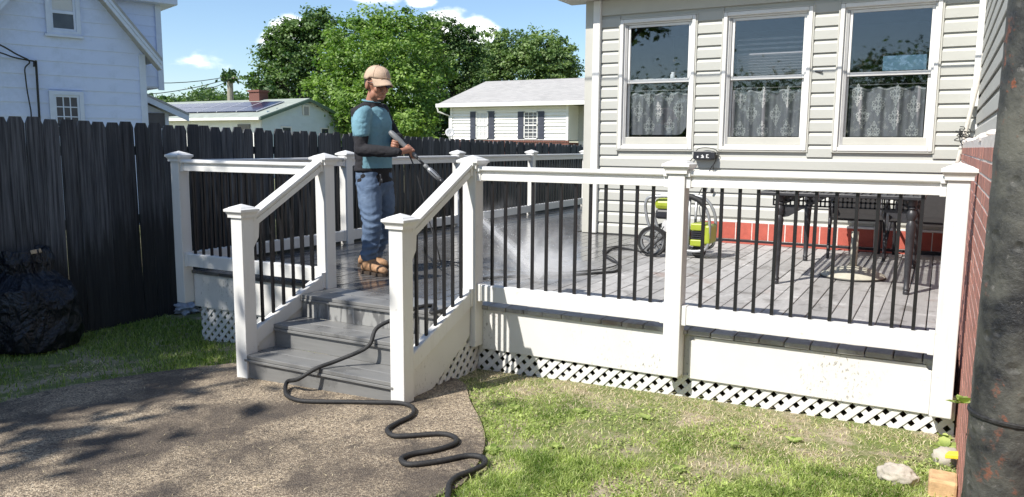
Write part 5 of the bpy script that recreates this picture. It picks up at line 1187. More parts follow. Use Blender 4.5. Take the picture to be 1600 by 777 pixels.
# ================================================================== FENCE
FX = -4.25
fence = thing('picket_fence', 'tall weathered black dog ear picket fence along the side of the yard', 'fence', (FX, 4, gz(FX)))
VAR = []
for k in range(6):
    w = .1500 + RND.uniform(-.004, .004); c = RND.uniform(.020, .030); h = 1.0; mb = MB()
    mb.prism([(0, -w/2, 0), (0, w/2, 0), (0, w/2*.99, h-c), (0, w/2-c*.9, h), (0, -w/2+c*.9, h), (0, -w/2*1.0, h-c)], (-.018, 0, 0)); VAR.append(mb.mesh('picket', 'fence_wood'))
def ftop(Y): return 1.403 - .0168*max(Y+.8, 0)
y = -5.9; i = 0
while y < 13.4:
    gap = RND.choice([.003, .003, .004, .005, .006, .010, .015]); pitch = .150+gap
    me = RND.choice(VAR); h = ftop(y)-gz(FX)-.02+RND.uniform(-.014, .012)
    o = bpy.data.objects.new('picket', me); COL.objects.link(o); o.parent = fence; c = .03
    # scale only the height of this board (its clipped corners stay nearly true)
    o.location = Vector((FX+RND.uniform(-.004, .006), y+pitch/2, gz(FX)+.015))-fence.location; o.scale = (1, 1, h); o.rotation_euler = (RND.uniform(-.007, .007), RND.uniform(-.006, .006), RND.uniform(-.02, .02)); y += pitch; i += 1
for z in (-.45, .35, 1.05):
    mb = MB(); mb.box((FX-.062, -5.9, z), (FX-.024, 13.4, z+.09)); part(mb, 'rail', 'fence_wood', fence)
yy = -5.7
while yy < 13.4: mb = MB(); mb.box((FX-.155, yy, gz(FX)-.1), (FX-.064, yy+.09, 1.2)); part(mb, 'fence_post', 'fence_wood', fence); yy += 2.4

# ================================================================== NEIGHBOUR'S WHITE HOUSE (left)
DL = 18.0; P0 = at_depth(225, 140, DL); LN = Vector((.9436, -.331, 0)).normalized(); LD = Vector((.331, .9436, 0)).normalized()
def lp(x, y, off=0.0): q = on_plane(x, y, P0+LN*off, LN); r = q-(P0+LN*off); return r.dot(LD), q.z
def lw(s, z, off=0.0): v = P0+LD*s+LN*off; return Vector((v.x, v.y, z))
nh = thing('neighbour_house', 'white gabled house with wide lap siding standing in shade beyond the fence', 'house', (P0.x, P0.y, -.7))
(r1s, r1z), (r2s, r2z), (l1s, l1z) = lp(153, 0), lp(222, 82), lp(0, 14)
ms_ = (r1z-r2z)/(r2s-r1s); sl0, zl0 = l1s, l1z
sA = ((r2z-zl0) + ms_*(r2s+sl0))/(2*ms_)
zA = r2z + ms_*(r2s-sA); sE = lp(222, 100)[0]+.03; zE = zA-ms_*(sE-sA); sL = 2*sA-sE
GZL = -.75
mb = MB(); mb.prism([lw(sL, GZL), lw(sE, GZL), lw(sE, zE), lw(sA, zA), lw(sL, zE)], -LN*7); part(mb, 'wall_core', 'old_white', nh)
swl = bpy.data.objects.new('siding_wall', None); COL.objects.link(swl); swl.parent = nh
CH = .295; z = GZL+.1
while z < zA-.1:
    z2 = min(z+CH+.01, zA-.02)
    def lim(zz): 
        if zz <= zE: return sL, sE
        k = (zA-zz)/ms_; return sA-k, sA+k
    (a0, b0), (a1, b1) = lim(z), lim(z2); mb = MB()
    n = len(mb.v); q = [(a0, z, .030), (b0, z, .030), (b1, z2, .008), (a1, z2, .008), (a0, z, .001), (b0, z, .001), (b1, z2, .001), (a1, z2, .001)]
    mb.v = [tuple(lw(s, zz, o)) for s, zz, o in q]; mb.f = [(0, 1, 2, 3), (7, 6, 5, 4), (4, 5, 1, 0), (1, 5, 6, 2), (3, 2, 6, 7), (4, 0, 3, 7)]; mb.m = [0]*6
    part(mb, 'siding_board', 'siding_old', swl, origin=lw(a0, z)); z += CH
mb = MB()
for s in (sE-.02, ): mb.prism([lw(s-.09, GZL, .002), lw(s+.05, GZL, .002), lw(s+.05, zE-.02, .002), lw(s-.09, zE-.02, .002)], LN*.045)
part(mb, 'corner_board', 'old_white', nh)
OV = .38
def roof_side(sg):
    e = sE+.30 if sg > 0 else sL-.30; ze = zA-ms_*(abs(e-sA)); t1 = .05
    mb = MB(); mb.prism([lw(sA, zA+.26, OV), lw(e, ze+.26, OV), lw(e, ze+.19, OV), lw(sA, zA+.19, OV)], -LN*(7.2+OV)); part(mb, 'roof', 'shade_grey', nh)
    for k, (za, zb_, o) in enumerate(((.19, .10, OV-.012), (.095, -.005, OV-.035))):
        mb = MB(); mb.prism([lw(sA, zA+za, o), lw(e, ze+za, o), lw(e, ze+zb_, o), lw(sA, zA+zb_, o)], -LN*.05); part(mb, 'rake_board', 'old_white', nh)
    mb = MB(); mb.prism([lw(sA, zA+.03, OV-.09), lw(e, ze+.03, OV-.09), lw(e, ze+.0, OV-.09), lw(sA, zA+.0, OV-.09)], -LN*(OV-.1)); part(mb, 'soffit', 'shade_grey', nh)
roof_side(1); roof_side(-1)
def house_window(x0, y0, x1, y1, cols, rows, split, off=.03):
    s0, za = lp(x0, y0); s1, zb = lp(x1, y1); zt, zb = max(za, zb), min(za, zb); w = bpy.data.objects.new('window', None); COL.objects.link(w); w.parent = nh; w.location = lw(s0, zb, off)-nh.location
    fr = .085
    mb = MB()
    for a, b, c, d in ((s0, s0+fr, zb, zt), (s1-fr, s1, zb, zt), (s0+fr, s1-fr, zt-fr, zt), (s0+fr, s1-fr, zb, zb+fr)): mb.prism([lw(a, c, off), lw(b, c, off), lw(b, d, off), lw(a, d, off)], LN*.05)
    part(mb, 'frame', 'old_white', w)
    mb = MB(); mb.prism([lw(s0-.04, zb-.05, off), lw(s1+.04, zb-.05, off), lw(s1+.04, zb-.002, off), lw(s0-.04, zb-.002, off)], LN*.075); part(mb, 'sill', 'old_white', w)
    iw = .045; a, b, c, d = s0+fr+.002, s1-fr-.002, zb+fr+.002, zt-fr-.002; mb = MB()
    for A_, B_, C_, D_ in ((a, a+iw, c, d), (b-iw, b, c, d), (a+iw, b-iw, d-iw, d), (a+iw, b-iw, c, c+iw)): mb.prism([lw(A_, C_, off-.01), lw(B_, C_, off-.01), lw(B_, D_, off-.01), lw(A_, D_, off-.01)], LN*.04)
    if split: zm = c+(d-c)*split; mb.prism([lw(a+iw, zm-.03, off-.01), lw(b-iw, zm-.03, off-.01), lw(b-iw, zm+.03, off-.01), lw(a+iw, zm+.03, off-.01)], LN*.042)
    for i in range(1, cols): q = a+iw+(b-a-2*iw)*i/cols; mb.prism([lw(q-.011, c+iw, off-.01), lw(q+.011, c+iw, off-.01), lw(q+.011, d-iw, off-.01), lw(q-.011, d-iw, off-.01)], LN*.03)
    for i in range(1, rows): q = c+iw+(d-c-2*iw)*i/rows; mb.prism([lw(a+iw, q-.011, off-.01), lw(b-iw, q-.011, off-.01), lw(b-iw, q+.011, off-.01), lw(a+iw, q+.011, off-.01)], LN*.031)
    part(mb, 'sash', 'old_white', w)
    mb = MB(); mb.prism([lw(a, c, .032), lw(b, c, .032), lw(b, d, .032), lw(a, d, .032)], LN*.006); part(mb, 'pane', 'dark_glass', w)
    if split: mb = MB(); mb.prism([lw(a+iw, zm+.03, .039), lw(b-iw, zm+.03, .039), lw(b-iw, d-iw, .039), lw(a+iw, d-iw, .039)], LN*.003); part(mb, 'shade_blind', 'dish_grey', w)
house_window(67, -22, 126, 57, 1, 1, .48); house_window(75, 141, 134, 222, 3, 4, 0)
# taller wing behind, with its own corner and eave
WO = -.8
def wq(x, y): return lp(x, y, WO)
wr, wt = wq(250, 60)[0], 9.2; wb_ = wq(243, 137)[1]; wl = wr-3.6
mb = MB(); mb.prism([lw(wl, wb_, WO), lw(wr, wb_, WO), lw(wr, wt, WO), lw(wl, wt, WO)], -LN*5.5); part(mb, 'wing_core', 'old_white', nh)
wing = bpy.data.objects.new('wing_siding', None); COL.objects.link(wing); wing.parent = nh
z = wb_+.03
while z < wq(250, -60)[1]:
    mb = MB(); mb.prism([lw(wl, z, WO+.001), lw(wl, z, WO+.024), lw(wl, z+.245, WO+.006), lw(wl, z+.245, WO+.001)], LD*(wr-wl-.1)); part(mb, 'siding_board', 'siding_old', wing, origin=lw(wl, z)); z += .236
mb = MB(); mb.prism([lw(wr-.10, wb_-.05, WO+.0), lw(wr+.03, wb_-.05, WO+.0), lw(wr+.03, wt, WO+.0), lw(wr-.10, wt, WO+.0)], LN*.05); part(mb, 'corner_board', 'old_white', nh)
ez = wq(262, 10)[1]; mb = MB(); mb.prism([lw(wl-.3, ez, WO+.35), lw(wr+.34, ez, WO+.35), lw(wr+.34, ez+.22, WO+.35), lw(wl-.3, ez+.22, WO+.35)], -LN*6.3); part(mb, 'eave', 'old_white', nh, bevel=.02)
mb = MB(); mb.prism([lw(wl-.35, ez+.225, WO+.4), lw(wr+.40, ez+.225, WO+.4), lw(wr-1.8, ez+1.6, WO+.4), lw(wl-.35, ez+1.6, WO+.4)], -LN*6.4); part(mb, 'wing_roof', 'shade_grey', nh)
# little lean-to porch beside it
PO = -1.2
def pq(x, y): return lp(x, y, PO)
a = pq(222, 146); b = pq(289, 177); ta = (a[1]-b[1])/(b[0]-a[0])
mb = MB(); mb.prism([lw(a[0], a[1], PO+.3), lw(b[0], b[1], PO+.3), lw(b[0], b[1]-.05, PO+.3), lw(a[0], a[1]-.05, PO+.3)], -LN*3.4); part(mb, 'porch_roof', 'shade_grey', nh)
mb = MB(); mb.prism([lw(a[0], a[1]-.055, PO+.28), lw(b[0], b[1]-.055, PO+.28), lw(b[0], b[1]-.20, PO+.28), lw(a[0], a[1]-.20, PO+.28)], -LN*.05); part(mb, 'rake_board', 'old_white', nh)
pe = pq(263, 170)[0]; zc = a[1]-.21; mb = MB(); mb.prism([lw(a[0], GZL, PO), lw(pe, GZL, PO), lw(pe, zc-ta*(pe-a[0]), PO), lw(a[0], zc, PO)], -LN*3); part(mb, 'porch_wall', 'old_white', nh)
c = pq(231, 176); d = pq(258, 200); mb = MB(); mb.prism([lw(c[0], d[1], PO+.004), lw(d[0], d[1], PO+.004), lw(d[0], c[1], PO+.004), lw(c[0], c[1], PO+.004)], LN*.02); part(mb, 'porch_window', 'dark_glass', nh)
# drop wires on its wall
def lpw(x, y, off=.1): s, z = lp(x, y, off); return lw(s, z, off)
mb = MB(); mb.tube(spline([lpw(-160, 10, 3.), lpw(-60, 45, 1.2), lpw(0, 70, .6), lpw(25, 84, .25), lpw(44, 93, .1)], 5), .018, 5); mb.tube(spline([lpw(-160, 40, 3.), lpw(-60, 66, 1.2), lpw(0, 82, .5), lpw(20, 89, .2), lpw(44, 94, .1)], 5), .016, 5); mb.tube(spline([lpw(44, 94), lpw(46, 98), lpw(39, 106), lpw(40, 122), lpw(43, 145), lpw(48, 172), lpw(49, 186)], 5), .014, 5); mb.tube([lpw(44, 94), lpw(56, 96)], .016, 5); part(mb, 'drop_cable', 'wire', nh)
mb = MB(); mb.tube([lpw(56, 95), lpw(57, 110), lpw(62, 190)], .026, 6); mb.tube([lpw(53, 104, .12), lpw(53, 96, .12), lpw(57, 95, .12)], .02, 6); part(mb, 'cable_conduit', 'wire', nh)

# ================================================================== SOLAR HOUSE
K = at_depth(409, 181, 42); KX, KY, ze = K.x, K.y, K.z
sh = thing('solar_house', 'low house with rooftop solar panels, gable tinted with bluish shade and brick chimney', 'house', (KX, KY, -.68))
apx = on_x(477, 156, KX); hw = apx.y-KY; zr = apx.z; xL = KX-17; ov = .35
mb = MB(); mb.prism([(KX, KY, -.7), (KX, KY+2*hw, -.7), (KX, KY+2*hw, ze), (KX, KY+hw, zr-.12), (KX, KY, ze)], (xL-KX, 0, 0)); part(mb, 'wall', 'siding_far', sh)
z = -.5; slope = (zr-.12-ze)/hw
while z < zr-.3:
    k = 0 if z < ze else (z-ze)/slope; mb = MB(); mb.prism([(KX+.005, KY+k, z), (KX+.03, KY+k, z), (KX+.01, KY+k, z+.2), (KX+.005, KY+k, z+.2)], (0, 2*(hw-k), 0)); part(mb, 'siding_board', 'siding_far_shaded', sh, origin=(KX, KY, z)); z += .19
sr = (zr-ze)/hw; yo = -.45
mb = MB(); mb.prism([(KX+ov, KY+yo, ze+sr*yo), (KX+ov, KY+hw, zr), (KX+ov, KY+hw, zr+.10), (KX+ov, KY+yo, ze+sr*yo+.10)], (xL-KX-2*ov, 0, 0)); part(mb, 'roof', 'roof_greygreen', sh)
mb = MB(); mb.prism([(KX+ov, KY+hw, zr), (KX+ov, KY+2*hw-yo, ze+sr*yo), (KX+ov, KY+2*hw-yo, ze+sr*yo+.10), (KX+ov, KY+hw, zr+.10)], (xL-KX-2*ov, 0, 0)); part(mb, 'roof', 'roof_greygreen', sh)
for sg in (1, -1):
    ya, yb_ = (KY+yo, KY+hw) if sg > 0 else (KY+2*hw-yo, KY+hw)
    mb = MB(); mb.prism([(KX+ov+.003, ya, ze+sr*yo-.10), (KX+ov+.003, yb_, zr-.10), (KX+ov+.003, yb_, zr+.06), (KX+ov+.003, ya, ze+sr*yo+.06)], (.05, 0, 0)); part(mb, 'rake_board', 'trim_green' if sg < 0 else 'trim_green', sh)
mb = MB(); mb.box((xL, KY+yo-.12, ze+sr*yo-.08), (KX+ov, KY+yo-.003, ze+sr*yo+.06)); part(mb, 'gutter', 'white_trim', sh)
mb = MB(); mb.box((KX-.12, KY-.10, -.6), (KX-.02, KY-.004, ze+sr*yo)); part(mb, 'downspout', 'white_trim', sh)
# panels lie on the near slope
def slope_pt(x, k): return Vector((x, KY+hw*k, ze+(zr-ze)*k+.14))
def on_slope(px_, py_):
    n = Vector((0, -(zr-ze), hw)).normalized(); return on_plane(px_, py_, Vector((KX, KY, ze+.16)), n)
pa = on_slope(436, 161); pb = on_slope(410, 174); xr = min(pa.x, KX-.4); k0, k1 = .12, .74
PWX = 1.02*1.55; npan = 0
for i in range(8):
    for j in range(2):
        ka, kb = k0+(k1-k0)*j/2+.006, k0+(k1-k0)*(j+1)/2-.006; x1_ = xr-PWX*i-.02; x0_ = xr-PWX*(i+1)+.02; mb = MB()
        mb.prism([slope_pt(x0_, ka), slope_pt(x1_, ka), slope_pt(x1_, kb), slope_pt(x0_, kb)], (0, -.02, .045)); part(mb, 'solar_panel', 'solar_blue', sh, origin=slope_pt(x0_, ka))
    mb = MB(); x1_ = xr-PWX*i; mb.prism([slope_pt(x1_-.03, k0), slope_pt(x1_+.03, k0), slope_pt(x1_+.03, k1), slope_pt(x1_-.03, k1)], (0, -.02, .05)); part(mb, 'panel_rail', 'solar_frame', sh)
cq = on_y(404, 150, KY+hw); mb = MB(); mb.box((cq.x-.42, KY+hw-.35, zr-.5), (cq.x+.42, KY+hw+.35, on_y(404, 144, KY+hw).z)); part(mb, 'chimney', 'brick_far', sh); mb = MB(); cz = on_y(404, 144, KY+hw).z; mb.box((cq.x-.48, KY+hw-.41, cz+.002), (cq.x+.48, KY+hw+.41, cz+.12)); part(mb, 'chimney_cap', 'brick_far', sh)
for (x, y, x2, y2, nm, mt) in ((473, 166, 481, 180, 'gable_vent', 'shade_grey'), (440, 199, 453, 215, 'window', 'dark_glass'), (501, 201, 512, 217, 'window', 'dark_glass')):
    a = on_x(x, y, KX); b = on_x(x2, y2, KX); mb = MB(); mb.box((KX+.03, a.y, b.z), (KX+.07, b.y, a.z)); o = part(mb, nm, mt, sh)
    mb = MB()
    for (ya, yb_, za, zb) in ((a.y-.08, a.y, b.z, a.z), (b.y, b.y+.08, b.z, a.z), (a.y-.08, b.y+.08, a.z, a.z+.08)): mb.box((KX+.031, ya, za), (KX+.09, yb_, zb))
    part(mb, 'frame', 'white_trim', o)
a = on_y(372, 194, KY); b = on_y(392, 215, KY); mb = MB(); mb.box((a.x, KY-.05, b.z), (b.x, KY-.003, a.z)); part(mb, 'window', 'dark_glass', sh)

# ================================================================== RANCH HOUSE (right of the trees)
K = at_depth(705, 190, 40); RX, RY = K.x, K.y; rh = thing('ranch_house', 'small ranch house with white lap siding, dark shutters and grey hip roof', 'house', (RX+3, RY, -.6))
def rp(x, y): q = on_y(x, y, RY); return q.x, q.z
zE2 = rp(705, 167)[1]; zb2 = rp(705, 218.5)[1]; xr2 = rp(889, 200)[0]
mb = MB(); mb.box((RX, RY, zb2), (xr2, RY+8, zE2)); part(mb, 'wall', 'siding_far', rh)
mb = MB(); mb.box((RX-.02, RY-.05, -.7), (xr2+.02, RY+8, zb2-.09)); part(mb, 'brick_base', 'brick_far', rh)
x = RX
bm_ = MB(); bm_.box((0, -.09, 0), (.085, 0, .085)); me = bm_.mesh('sill_brick', 'brick_far')
while x < xr2: put(me, 'sill_brick', rh, Vector((x, RY, zb2-.088))-rh.location); x += .098
nrow = 10; ch = (zE2-zb2)/nrow
for k in range(nrow):
    mb = MB(); z = zb2+ch*k; mb.prism([(RX, RY-.002, z), (RX, RY-.06, z+.012), (RX, RY-.075, z+.02), (RX, RY-.012, z+ch), (RX, RY-.002, z+ch)], (xr2-RX, 0, 0)); part(mb, 'siding_board', 'siding_far', rh, origin=(RX, RY, z))
for q in (RX, xr2-.12): mb = MB(); mb.box((q, RY-.09, zb2), (q+.12, RY-.052, zE2)); part(mb, 'corner_board', 'white_trim', rh)
mb = MB(); mb.box((xr2, RY+1.1, -.6), (xr2+4, RY+8, zE2)); part(mb, 'porch_wall', 'siding_far', rh)
for k in range(nrow): mb = MB(); z = zb2+ch*k; mb.prism([(xr2+.002, RY+1.09, z), (xr2+.002, RY+1.05, z), (xr2+.002, RY+1.085, z+ch)], (4, 0, 0)); part(mb, 'siding_board', 'beige_trim', rh, origin=(xr2, RY, z))
a = rp(906, 176); mb = MB(); mb.box((a[0]+.35, RY+.98, -.3), (a[0]+1.3, RY+1.04, zE2-.3)); part(mb, 'front_door', 'black_plastic', rh)
ex0 = rp(690, 167)[0]; ry_ = RY-.45; zt2 = zE2+.12
rid = RY+4.0; rl = on_y(759, 127, rid); zrd = rl.z; ex1 = xr2+6
mb = MB(); back = RY+8.5
A_, B_, C_, D_ = Vector((ex0, ry_, zt2)), Vector((ex1, ry_, zt2)), Vector((ex1, back, zt2)), Vector((ex0, back, zt2)); E_, F_ = Vector((rl.x, rid, zrd)), Vector((ex1, rid, zrd))
for poly in ((A_, B_, F_, E_), (D_, A_, E_), (C_, D_, E_, F_), (D_, C_, B_, A_)): mb.face(poly)
o = part(mb, 'roof', 'roof_shingle', rh)
uv = o.data.uv_layers.new(name='UVMap')
for p in o.data.polygons:
    for li, vi in zip(p.loop_indices, p.vertices):
        v = o.data.vertices[vi].co; uv.data[li].uv = (v.x if abs(p.normal.x) < .3 else v.y, v.y*1.1 if abs(p.normal.x) < .3 else v.x*1.1)
mb = MB(); mb.box((ex0, ry_-.10, zE2-.03), (ex1, ry_-.003, zt2+.03)); part(mb, 'gutter', 'white_trim', rh); mb = MB(); mb.box((ex0, ry_+.0, zE2-.02), (ex1, RY-.06, zE2+.0)); part(mb, 'soffit', 'white_trim', rh)
mb = MB(); mb.tube([(ex0+.06, ry_-.05, zE2), (ex0+.10, ry_, zE2-.25), (RX-.06, RY-.05, zE2-.45), (RX-.06, RY-.05, .2)], .05, 8); part(mb, 'downspout', 'white_trim', rh)
for (xa, xb) in ((745, 764), (820, 841)):
    x0_, zt = rp(xa, 174); x1_, zb = rp(xb, 217); w = bpy.data.objects.new('window', None); COL.objects.link(w); w.parent = rh; w.location = Vector((x0_, RY, zb))-rh.location
    mb = MB(); f = .05
    for (a, b, c, d) in ((x0_, x0_+f, zb, zt), (x1_-f, x1_, zb, zt), (x0_, x1_, zt-f, zt), (x0_, x1_, zb, zb+f), (x0_, x1_, (zb+zt)/2-.03, (zb+zt)/2+.03)): mb.box((a, RY-.10, c), (b, RY-.055, d))
    for i in (1, 2): q = x0_+(x1_-x0_)*i/3; mb.box((q-.012, RY-.085, zb), (q+.012, RY-.06, zt))
    for i in (1, 3): q = zb+(zt-zb)*i/4; mb.box((x0_, RY-.086, q-.012), (x1_, RY-.061, q+.012))
    part(mb, 'frame', 'white_trim', w)
    for zz0, zz1 in ((zb+f, (zb+zt)/2-.03), ((zb+zt)/2+.03, zt-f)): mb = MB(); mb.box((x0_+f, RY-.068, zz0), (x1_-f, RY-.056, zz1)); part(mb, 'pane', 'dark_glass' if not (xa == 745) else 'dish_grey', w)
    for (a, b) in ((x0_-.34, x0_-.03), (x1_+.03, x1_+.34)):
        mb = MB(); zm = (zb+zt)/2; mb.box((a, RY-.09, zb), (b, RY-.055, zt)); s = part(mb, 'shutter', 'shutter', rh); mb = MB()
        for c, d in ((zb+.05, zm-.04), (zm+.04, zt-.05)):
            q = c
            while q < d: mb.box((a+.04, RY-.10, q), (b-.04, RY-.0905, q+.035)); q += .06
        part(mb, 'louvre', 'shutter', s)
dp = at_depth(703, 207, 37); dh = thing('satellite_dish', 'grey satellite dish standing by the corner of the ranch house', 'dish', (dp.x, dp.y, 0)); nd = (CAM-dp); nd.z = 0; nd = (nd.normalized()*.95+UZ*.25).normalized(); e1 = nd.cross(UZ).normalized(); e2 = e1.cross(nd)
mb = MB(); n = 20; rr = .22; mb.v = [tuple(dp-nd*.05)]+[tuple(dp-nd*.03+(e1*cos(2*pi*i/n)+e2*sin(2*pi*i/n))*rr*.6) for i in range(n)]+[tuple(dp+nd*.02+(e1*cos(2*pi*i/n)+e2*sin(2*pi*i/n))*rr) for i in range(n)]
mb.f = [(0, 1+i, 1+(i+1) % n) for i in range(n)]+[(1+i, n+1+i, n+1+(i+1) % n, 1+(i+1) % n) for i in range(n)]; mb.m = [0]*len(mb.f); o = part(mb, 'reflector', 'dish_grey', dh, smooth=True); sd_ = o.modifiers.new('t', 'SOLIDIFY'); sd_.thickness = .02
mb = MB(); mb.tube([dp-nd*.06, dp-nd*.12-UZ*.2, Vector((dp.x, dp.y+.1, gz(dp.x)-.2))], .03, 8); part(mb, 'mast', 'dish_grey', dh); mb = MB(); mb.tube([dp-e2*rr, dp-e2*.1+nd*.3], .012, 6); mb.ball(dp-e2*.08+nd*.31, .035); part(mb, 'feed_arm', 'dish_grey', dh)

# ================================================================== TREES
def tree(name, label, base, trunk_h, blobs, nleaf, leaf, mat, seed, group=None, trunk_r=.22, spread=.42, per=46):
    r = np.random.RandomState(seed); rr = random.Random(seed); base = Vector(base); th = thing(name, label, 'tree', base, group)
    B = [(Vector(c), Vector(q)) for c, q in blobs]; top = Vector((base.x, base.y, base.z+trunk_h)); cen = sum((b[0] for b in B), Vector())/len(B)
    mb = MB(); mb.tube(spline([base-UZ*.3, base.lerp(top, .5)+Vector((rr.uniform(-.1, .1), rr.uniform(-.1, .1), 0)), top], 4), [trunk_r*(1.25-.5*i/8) for i in range(9)], 9)
    for c, q in B:
        for k in range(2):
            e = c+Vector((rr.uniform(-.6, .6)*q.x, rr.uniform(-.6, .6)*q.y, rr.uniform(-.3, .7)*q.z)); s0 = base.lerp(top, rr.uniform(.65, 1)); m_ = s0.lerp(e, .5)+Vector((rr.uniform(-.3, .3), rr.uniform(-.3, .3), rr.uniform(0, .4)))
            P = spline([s0, m_, e], 4); mb.tube(P, [trunk_r*.45*(1-.85*i/(len(P)-1)) for i in range(len(P))], 6)
    part(mb, 'trunk', 'bark', th, smooth=True)
    vol = np.array([q.x*q.y+q.y*q.z+q.x*q.z for _, q in B]); cnt = (nleaf*vol/vol.sum()/per).astype(int)+1; Vs = []; Ts = []
    for (c, q), k in zip(B, cnt):
        d = r.normal(size=(k, 3)); d /= np.linalg.norm(d, axis=1)[:, None]; rad = np.where(r.rand(k) < .22, 1+.28*r.rand(k), 1-.6*r.rand(k)**1.6)
        cc = np.array(c)+d*rad[:, None]*np.array(q); size = (.5+1.0*r.rand(k))*spread*np.where(rad > 1, .6, 1); tone = np.clip(r.normal(.45, .27, k), 0, 1)
        for i in range(k):
            m_ = int(per*(.6+.8*r.rand())); p = cc[i]+r.normal(size=(m_, 3))*size[i]*np.array([1, 1, .55])+(d[i]*np.array([1, 1, .7])+np.array([0, 0, .25]))*(r.rand(m_)*1.9-.7)[:, None]*size[i]; n = r.normal(size=(m_, 3)); n[:, 2] = abs(n[:, 2])+.35; n += d[i]*.5; n /= np.linalg.norm(n, axis=1)[:, None]
            a = np.cross(n, r.normal(size=(m_, 3))); a /= np.linalg.norm(a, axis=1)[:, None]; b = np.cross(n, a); L = leaf*(.7+.6*r.rand(m_))[:, None]
            Vs.append(np.stack([p-a*L*.5, p+b*L*.30+n*L*.05, p+a*L*.5, p-b*L*.30+n*L*.05], 1)); Ts.append(np.repeat(np.clip(tone[i]+r.normal(0, .14, m_), 0, 1), 4))
    V = np.concatenate(Vs).reshape(-1, 3)-np.array(base); T = np.concatenate(Ts); F = np.arange(len(V)).reshape(-1, 4); cards('crown', V, F, T, mat, th); return th
def blob(x, y, D, rx, rz, ry=None):
    c = at_depth(x, y, D); s = D/FPX; return (tuple(c), (rx*s, (ry or (rx*.9))*s, rz*s))
def gp_(x, D): p = at_depth(x, 240, D); return (p.x, p.y, gz(p.x))
D1 = 55
tree('maple_tree', 'dark glossy leaved tree at the left end of the tree group, open crowned', gp_(470, D1), 5, [blob(492, 42, D1, 30, 24), blob(455, 58, D1, 32, 24), blob(428, 92, D1+1, 26, 22), blob(415, 128, D1, 24, 22), blob(470, 90, D1, 38, 34), blob(450, 132, D1, 40, 26), blob(510, 70, D1, 26, 30), blob(430, 150, D1+1, 32, 14)], 26000, .26, 'leaf_dark', 21, spread=.24, per=44)
D2 = 52
tree('maple_tree', 'broad bright green tree standing behind the man, the largest of the group', gp_(585, D2), 4, [blob(600, 45, D2, 46, 26), blob(560, 70, D2, 50, 40), blob(645, 50, D2, 36, 28), blob(535, 110, D2-2, 48, 40), blob(600, 100, D2-3, 66, 54), blob(520, 150, D2-2, 46, 34), blob(570, 160, D2-4, 56, 40), blob(640, 150, D2-4, 52, 52), blob(655, 100, D2-1, 46, 40), blob(555, 195, D2-4, 50, 26), blob(625, 200, D2-5, 48, 26), blob(500, 185, D2-2, 32, 18)], 52000, .23, 'leaf_mid', 22, spread=.27, per=42)
D3 = 58
tree('maple_tree', 'darker ragged topped tree just left of the ranch house roof', gp_(700, D3), 5, [blob(690, 55, D3, 30, 26), blob(718, 62, D3, 26, 26), blob(672, 95, D3, 34, 34), blob(715, 105, D3, 34, 32), blob(735, 90, D3, 20, 24), blob(690, 150, D3, 42, 40), blob(730, 140, D3, 28, 30), blob(660, 190, D3-2, 40, 34), blob(700, 195, D3-1, 34, 26)], 30000, .25, 'leaf_dark', 23, spread=.25, per=42)
D4 = 66
tree('elm_tree', 'olive green tree rising behind the ranch house roof', gp_(820, D4), 5, [blob(790, 78, D4, 40, 28), blob(840, 80, D4, 42, 28), blob(870, 92, D4, 30, 24), blob(765, 100, D4, 34, 34), blob(820, 115, D4, 60, 36), blob(885, 112, D4, 18, 18)], 28000, .27, 'leaf_olive', 24, spread=.30, per=42)
# far wooded rise behind the solar house: reads as one mass
r = np.random.RandomState(5); Vs = []; Ts = []
for i in range(900):
    x = r.uniform(140, 520); D = r.uniform(105, 135); prof = 159+5*sin(x*.05)+6*sin(x*.11+1)-(8 if 290 < x < 340 else 0); y = r.uniform(prof, 190); c = np.array(at_depth(x, y, D)); m_ = 50
    p = c+r.normal(size=(m_, 3))*np.array([.9, .9, .55]); n = r.normal(size=(m_, 3)); n[:, 2] = abs(n[:, 2])+.3; n /= np.linalg.norm(n, axis=1)[:, None]; a = np.cross(n, r.normal(size=(m_, 3))); a /= np.linalg.norm(a, axis=1)[:, None]; b = np.cross(n, a); L = .55*(.7+.6*r.rand(m_))[:, None]
    Vs.append(np.stack([p-a*L*.5, p+b*L*.35, p+a*L*.5, p-b*L*.35], 1)); Ts.append(np.repeat(np.clip(r.normal(r.uniform(.2, .8), .12, m_), 0, 1), 4))
V = np.concatenate(Vs).reshape(-1, 3); tag(cards('distant_trees', V, np.arange(len(V)).reshape(-1, 4), np.concatenate(Ts), 'leaf_far'), 'wooded rise of distant trees on the skyline behind the solar house', 'trees', kind='stuff')
# big trees standing outside the frame on the left, whose shade falls on the yard
def yard_tree(x, y, blobs, n, seed, label): tree('shade_tree', label, (x, y, gz(x)), 4.2, blobs, n, .27, 'leaf_mid', seed, trunk_r=.2, spread=.40, per=44)
yard_tree(-7.0, -8.0, [((-7.2, -7.6, 6.2), (1.9, 2.4, 1.7)), ((-6.6, -9.0, 6.4), (1.7, 1.8, 1.5)), ((-8.2, -6.0, 6.3), (2.0, 2.0, 1.7)), ((-6.7, -6.6, 7.0), (1.6, 1.9, 1.3)), ((-7.9, -9.4, 7.0), (2.0, 1.8, 1.5)), ((-6.4, -7.8, 5.6), (1.5, 2.0, 1.2)), ((-7.0, -5.6, 5.8), (1.6, 1.3, 1.2)), ((-4.15, -7.25, 6.4), (.42, .30, .2)), ((-3.55, -8.1, 6.3), (.5, .16, .15)), ((-4.9, -7.0, 6.3), (.5, .5, .3))], 17000, 31, 'leafy shade tree outside the left edge of the view')
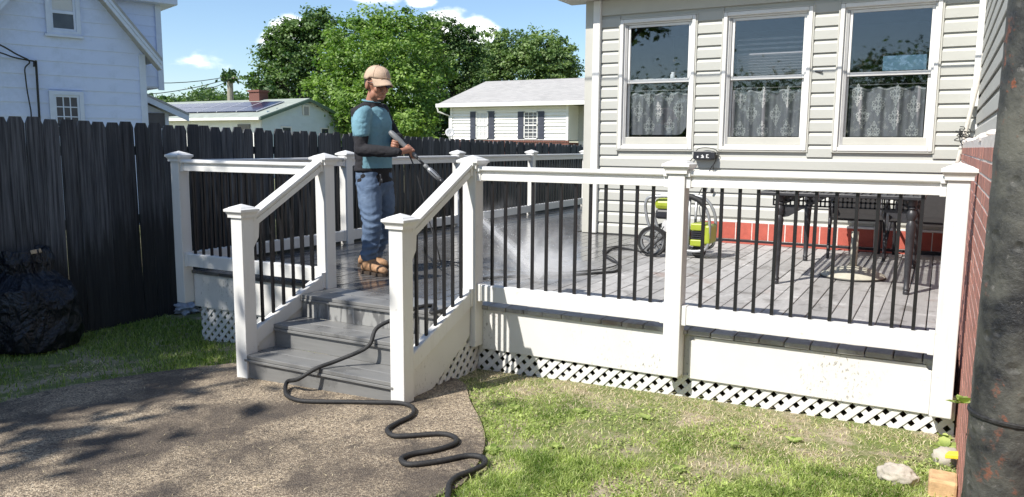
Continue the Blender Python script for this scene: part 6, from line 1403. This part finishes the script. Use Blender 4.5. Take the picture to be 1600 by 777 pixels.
# trees across the street behind the camera, which the window panes mirror
for i, (x, y, h, lb) in enumerate([(-16, -24, 5, 'street tree far behind the viewer, on the left'), (-7, -27, 4.5, 'street tree far behind the viewer, left of the middle'), (2, -29, 6, 'street tree far behind the viewer, in the middle'), (11, -26, 5, 'street tree far behind the viewer, on the right')]):
    tree('street_tree', lb, (x, y, gz(x)), h*.4, [((x, y, h*.62), (3.6, 3.0, h*.34)), ((x-3, y+1, h*.5), (3.2, 2.6, h*.30)), ((x+3, y-1, h*.52), (3.2, 2.6, h*.30))], 9000, .28, 'leaf_dark', 40+i, 'street trees behind the viewer', spread=.7, per=40)
# power pole with ivy on its head, and its lines
D5 = 75; pp = at_depth(359, 140, D5); ph_ = at_depth(359, 117, D5); pl = thing('power_pole', 'bare wooden power pole topped with a clump of ivy, above the solar house', 'pole', (pp.x, pp.y, gz(pp.x)))
mb = MB(); mb.tube([(pp.x, pp.y, gz(pp.x)-.3), tuple(ph_)], [.34, .27], 10); part(mb, 'pole', 'pole_wood', pl); mb = MB(); mb.box((ph_.x-.2, ph_.y-.2, ph_.z-.35), (ph_.x+.75, ph_.y+.2, ph_.z-.2)); part(mb, 'crossarm', 'pole_wood', pl)
r = np.random.RandomState(8); m_ = 420; p = np.array(ph_)+np.array([-.05, 0, -.1])+r.normal(size=(m_, 3))*np.array([.36, .36, .24]); p[:, 2] -= .30*(abs(p[:, 0]-ph_.x)); n = r.normal(size=(m_, 3)); n /= np.linalg.norm(n, axis=1)[:, None]; a = np.cross(n, r.normal(size=(m_, 3))); a /= np.linalg.norm(a, axis=1)[:, None]; b = np.cross(n, a); L = .42
V = np.stack([p-a*L*.5, p+b*L*.3, p+a*L*.5, p-b*L*.3], 1).reshape(-1, 3)-np.array(pl.location); cards('ivy', V, np.arange(len(V)).reshape(-1, 4), np.repeat(np.clip(r.normal(.3, .2, m_), 0, 1), 4), 'leaf_dark', pl)
def line(q0, q1, sag, label):
    a, b = Vector(q0), Vector(q1); P = [a.lerp(b, i/8)-UZ*(sag*4*(i/8)*(1-i/8)) for i in range(9)]; mb = MB(); mb.tube(P, .035, 5); tag(part(mb, 'power_line', 'wire'), label, 'power line')
line(ph_-UZ*.1, at_depth(150, 122, 60), .5, 'upper power line running level from the ivy topped pole to the left')
line(ph_-UZ*.3, at_depth(170, 150, 60), .4, 'lower power line dropping from the ivy topped pole to the left')
line(ph_-UZ*.35, at_depth(320, 138, 60), .2, 'short power line dropping from the ivy topped pole into the trees')
line(ph_+Vector((.6, 0, -.3)), at_depth(430, 152, 85), .3, 'power line slanting down from the ivy topped pole towards the dark tree')
